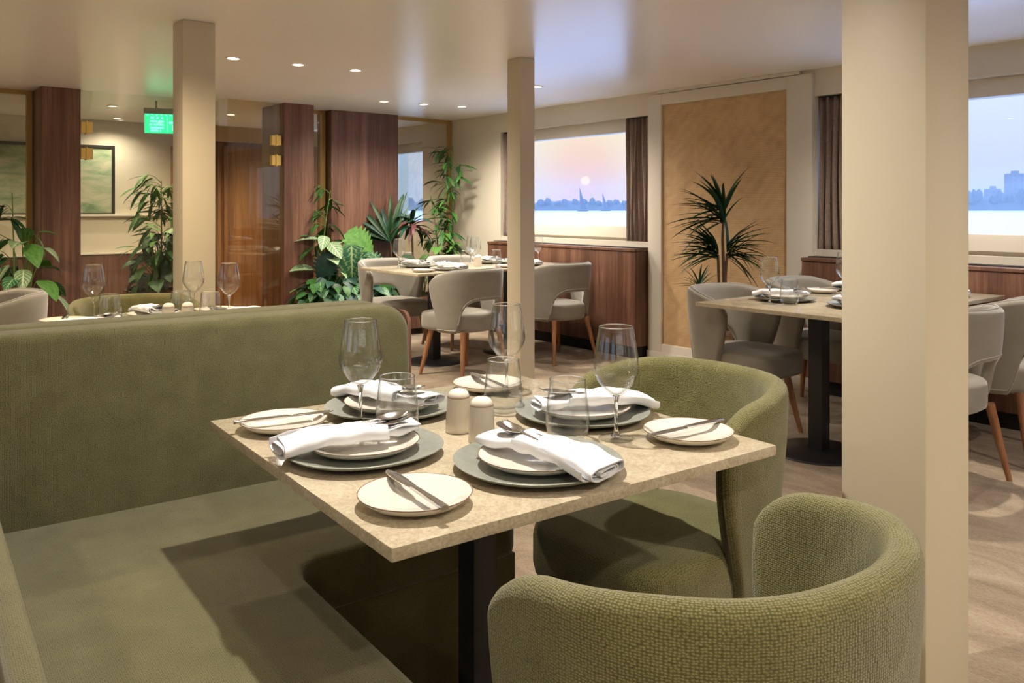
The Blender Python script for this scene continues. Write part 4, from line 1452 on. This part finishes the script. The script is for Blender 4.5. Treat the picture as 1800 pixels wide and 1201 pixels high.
# planter trough below the plants
def planter(a0, a1, b0, b1, h, label):
    o = room_empty('planter', a0, b0)
    L, D = a1 - a0, b1 - b0
    add('trough', boxes('trough', [(0, L, 0, 0.02, 0.06, h), (0, L, D - 0.02, D, 0.06, h), (0, 0.02, 0.02, D - 0.02, 0.06, h), (L - 0.02, L, 0.02, D - 0.02, 0.06, h)], 0.002), 'walnut', o)
    add('soil', boxm('soil', 0.02, L - 0.02, 0.02, D - 0.02, 0.06, h - 0.03), 'soil', o)
    add('plinth', boxm('plinth', 0.02, L - 0.02, 0.03, D - 0.02, 0, 0.06), 'toe_kick', o)
    tag(o, label, 'planter')
PH = 0.36
planter(PB[1] + 0.03, -0.20, -0.46, -0.03, PH, 'long walnut planter below the plants in the corner')
def pp(px, b):     # a spot in the planter under column px
    a = a_at(px, b)
    return room(a, b, PH - 0.032)
def zpx(p, y):
    return CAMZ - (y - HZY) * p.y / FPX
p = pp(796, -0.20); bamboo(p, zpx(p, 258) - p.z, 'tall bamboo in the corner by the bronze post', ['leaf_mid', 'leaf_bright', 'leaf_mid', 'leaf_deep'], 175, 0.22, 0.20, (0.0, -0.03), 0.17, True)
p = pp(774, -0.22); bamboo(p, zpx(p, 345) - p.z, 'short thin bamboo left of the tall one', 'leaf_mid', 56, 0.14, 0.35, (-0.10, 0.0), 0.15)
p = pp(563, -0.12)
o = bamboo(p, zpx(p, 335) - p.z, 'arching bamboo in front of the broad pier, next to the narrow pier', 'leaf_mid', 70, 0.17, 0.45, (0.10, -0.02), 0.18)
p = pp(724, -0.20)
o = plant('cordyline', p, 'red and dark green cordyline below the far window')
zc = zpx(p, 398) - p.z
add('trunk', tube('trunk', [(0, 0, 0), (0.01, 0, zc * 0.5), (0, 0, zc)], [0.013, 0.011, 0.010], 8), 'stem_brown', o)
rosette(o, (0, 0, zc - 0.03), 24, 'cordyline', ['leaf_red', 'leaf_blue', 'leaf_blue', 'leaf_deep', 'leaf_red'], 0.30, -0.1, 1.25)
p = pp(690, -0.18)
o = plant('palm', p, 'dark green palm fan leaning over the broad pier')
zc = zpx(p, 425) - p.z
add('trunk', tube('trunk', [(0, 0, 0), (0.0, 0, zc * 0.5), (-0.02, 0, zc)], [0.013, 0.011, 0.009], 8), 'stem_brown', o)
for i in range(26):
    k = i / 25
    ang = math.radians(168 - 112 * k)
    d = Vector((math.cos(ang), -0.25 + 0.5 * R5.random(), math.sin(ang)))
    put_leaf(o, 'palm', R5.choice(['leaf_deep', 'leaf_blue', 'leaf_deep']), (-0.02, 0, zc), d, 0.50 * R5.uniform(0.8, 1.1), R5.uniform(-0.5, 0.5), up=(0, -1, 0.3))
for px, b, y, k, mats, n, size, spread, label in (
        (572, -0.26, 405, 'broad', ['leaf_pale', 'leaf_pale', 'leaf_mid'], 18, 0.20, 0.15, 'caladium with pale variegated leaves beside the narrow pier'),
        (772, -0.32, 425, 'broad', ['leaf_bright', 'leaf_pale', 'leaf_bright'], 14, 0.19, 0.19, 'bright green leafy plant under the short bamboo'),
        (745, -0.36, 455, 'broad', ['leaf_blue', 'leaf_deep'], 9, 0.19, 0.15, 'dark blue green leafy plant behind the corner table'),
        (800, -0.32, 440, 'broad', ['leaf_mid', 'leaf_bright'], 8, 0.17, 0.09, 'green leafy plant at the foot of the tall bamboo'),
        (700, -0.30, 455, 'broad', ['leaf_deep', 'leaf_mid'], 9, 0.20, 0.17, 'dark leafy plant under the palm'),
        (665, -0.36, 470, 'broad', ['leaf_deep', 'leaf_blue'], 12, 0.20, 0.18, 'low dark foliage plant right of the monsteras')):
    p = pp(px, b)
    clump(p, label, k, mats, n, max(0.12, zpx(p, y) - p.z), size, spread, face=TOCAM if k == 'monstera' else None, el=(-1.1, -0.25) if k == 'monstera' else (-0.6, 0.3))
def monstera(px, b, leaves, label):
    p = pp(px, b)
    o = plant('monstera', p, label)
    for lx, ly, d, size, m_ in leaves:
        q = Vector(((lx - 900) / FPX * (p.y - 0.12) - p.x, -0.12, zpx(p, ly) - p.z))
        add('leaf_stalk', tube('leaf_stalk', [(0, 0, 0), (q.x * 0.3, q.y * 0.4, q.z * 0.75), q], [0.007, 0.006, 0.004], 6), 'stem_green', o)
        put_leaf(o, 'monstera', m_, q, d, size, 0.0, up=(0.1, -1, 0.55))
monstera(628, -0.30, [(610, 408, (0.80, -0.2, -0.55), 0.33, 'leaf_bright'), (662, 470, (0.5, -0.4, -0.8), 0.27, 'leaf_mid'), (585, 470, (-0.4, -0.4, -0.8), 0.25, 'leaf_mid')], 'monstera with a large bright leaf before the broad pier')
monstera(606, -0.33, [(618, 430, (0.05, -0.25, -1.0), 0.36, 'leaf_veined'), (640, 448, (0.75, -0.3, -0.7), 0.28, 'leaf_veined'), (582, 445, (-0.35, -0.3, -0.9), 0.30, 'leaf_blue')], 'monstera with blue green ribbed leaves left of the bright one')
for i, px in enumerate((566, 590, 615, 640)):
    p = pp(px, -0.40)
    clump(p, ['leftmost dark fern at the foot of the narrow pier', 'second dark fern from the narrow pier', 'third dark fern from the narrow pier', 'rightmost dark fern beside the grey chair by the monstera'][i], 'broad', ['leaf_deep', 'leaf_veined', 'leaf_blue', 'leaf_mid'], 34, 0.27, 0.16, 0.24, 'dark ferns', el=(-1.2, 0.2), name='fern', face=TOCAM)

# plants left of the left pier, in a trough before the glass
aL = a_at(30, -0.25)
planter(aL - 1.2, PA[0] + 0.06, -0.42, -0.03, PH, 'walnut planter at the left edge below the dark stemmed plant')
p = room(a_at(26, -0.22), -0.22, PH - 0.032)
bamboo(p, zpx(p, 340) - p.z, 'sparse dark bamboo at the left edge before the glass', 'leaf_deep', 28, 0.20, 0.45, (-0.02, 0), 0.17)
p = room(a_at(44, -0.30), -0.30, PH - 0.032)
clump(p, 'variegated leafy plant climbing beside the left pier', 'broad', ['leaf_pale', 'leaf_bright', 'leaf_veined', 'leaf_mid'], 22, zpx(p, 405) - p.z, 0.20, 0.20, el=(-0.8, 0.2))
# plants behind the glass door
def bp(px, b):
    return room(a_at(px, b), b, 0)
pb0 = bp(285, 1.0)
aP = a_at(285, 1.0)
planter(aP - 0.30, aP + 0.35, 0.85, 1.20, 0.45, 'walnut planter behind the glass door')
p = room(aP, 1.02, 0.42)
bamboo(p, zpx(p, 318) - p.z, 'bright bamboo behind the glass, left of the left column', 'leaf_bright', 196, 0.26, 0.2, (0, 0), 0.20)
p = room(aP - 0.06, 0.93, 0.42)
clump(p, 'green trailing plant below the bamboo behind the glass', 'broad', ['leaf_mid', 'leaf_bright', 'leaf_deep'], 46, 0.55, 0.17, 0.22, el=(-1.0, 0.2))
p = room(aP - 0.1, 0.90, 0.42)
clump(p, 'dark leafy plant at the foot of the bamboo behind the glass', 'broad', ['leaf_deep', 'leaf_deep', 'leaf_mid'], 18, 0.20, 0.19, 0.22, el=(-1.2, 0.0))

# dracaena in a speckled pot before the cane panel
def dracaena():
    tp = t_at(1272, -0.40)
    base = room(-0.40, -tp, 0)
    pot = empty('plant_pot', base)
    add('pot_body', lathe('pot_body', [(0, 0), (0.13, 0), (0.15, 0.02), (0.185, 0.20), (0.19, 0.36), (0.20, 0.38), (0.195, 0.40), (0.175, 0.40), (0.17, 0.34), (0, 0.34)], 40), 'pot_speckle', pot)
    add('soil', lathe('soil', [(0, 0.345), (0.171, 0.345), (0.171, 0.37), (0, 0.375)], 32), 'soil', pot)
    tag(pot, 'brown speckled pot behind the grey chair at the cane panel', 'pot')
    o = plant('dracaena', (base.x, base.y, 0.372), 'three headed dracaena with slender leaves before the cane panel')
    def P(px, y):
        return Vector(((px - 900) / FPX * base.y - base.x, 0, zpx(base, y) - 0.372))
    h1, h2, h3 = P(1272, 384), P(1262, 448), P(1278, 446)
    add('trunk', tube('trunk', [(0.01, 0, 0), P(1272, 470), P(1270, 420), h1], [0.013, 0.012, 0.010, 0.009], 8), 'stem_brown', o)
    add('trunk', tube('trunk', [(-0.02, 0.01, 0), P(1264, 500), h2], [0.011, 0.010, 0.009], 8), 'stem_brown', o)
    add('trunk', tube('trunk', [(0.03, -0.01, 0), P(1275, 490), h3], [0.011, 0.010, 0.009], 8), 'stem_brown', o)
    def head(c, a0, a1, n, size):
        for i in range(n):
            a = math.radians(a0 + (a1 - a0) * (i + 0.5) / n + R5.uniform(-9, 9))
            d = Vector((math.cos(a), R5.uniform(-0.7, 0.25), math.sin(a)))
            put_leaf(o, 'stiff', R5.choice(['leaf_deep', 'leaf_deep', 'leaf_blue']), c + Vector((0, 0, R5.uniform(-0.04, 0.07))), d, size * R5.uniform(0.75, 1.1), R5.uniform(-0.4, 0.4))
    head(h1, 78, 200, 40, 0.38)
    head(h2, 112, 195, 34, 0.34)
    head(h3, -45, 80, 36, 0.32)
    o2 = plant('dracaena', (base.x - 0.09, base.y - 0.02, 0.372), 'small young dracaena beside the tall one, low before the panel')
    c = Vector(((1228 - 900) / FPX * base.y - base.x + 0.09, 0, zpx(base, 505) - 0.372))
    add('trunk', tube('trunk', [(0, 0, 0), c], [0.010, 0.008], 8), 'stem_brown', o2)
    for i in range(18):
        a = math.radians(20 + 150 * (i + 0.5) / 18)
        put_leaf(o2, 'stiff', 'leaf_deep', c, Vector((math.cos(a), R5.uniform(-0.5, 0.5), math.sin(a))), 0.19 * R5.uniform(0.7, 1.1), 0)
dracaena()

# ================================================================== FILL LAMPS added to brighten the room, over the other tables and the aisles
def fill_lamps():
    AMBER = (1.0, 0.81, 0.54)
    pts = [(ft(1.22, 0.43), 60, WARM, 'above the planted corner table'), (rt(0.9, 0.2), 70, WARM, 'above the cane panel table'),
           (T2C, 60, AMBER, 'above the table behind the banquette'), (Vector((-3.35, 4.7, 0)), 60, AMBER, 'above the grey chair at the left edge'),
           (Vector((0.40, -0.25, 0)), 45, WARM, 'behind the foreground green chair')]
    for a, b, l in ((-0.9, 1.3, 'right'), (-2.1, 1.0, 'middle'), (a_at(340, 1.2), 1.2, 'left')):
        pts.append((room(a, b), 50, AMBER if a < -2 else WARM, 'beyond the partition, %s of three' % l))
    pts.append((room(a_at(-90, 1.3), 1.3), 34, AMBER, 'beyond the glass screen at the left edge'))
    for a, b, w, c, l in ((-6.6, -1.6, 60, AMBER, 'over the far left aisle'), (-6.6, -4.2, 60, AMBER, 'over the middle left aisle'), (-6.6, -6.6, 34, AMBER, 'over the near left aisle'),
                       (-3.2, -7.6, 55, WARM, 'over the near right aisle'), (-1.3, -7.6, 55, WARM, 'by the nearest window'), (-5.0, -8.8, 22, AMBER, 'behind the camera'),
                       (-7.0, -8.6, 22, AMBER, 'in the rear left corner'), (-2.0, -9.2, 55, WARM, 'in the rear right corner')):
        pts.append((room(a, b), w, c, l))
    for p, w, c, l in pts:
        downlight((p.x, p.y), w, 'added fill downlight ' + l, 'added fill downlights', color=c)
fill_lamps()
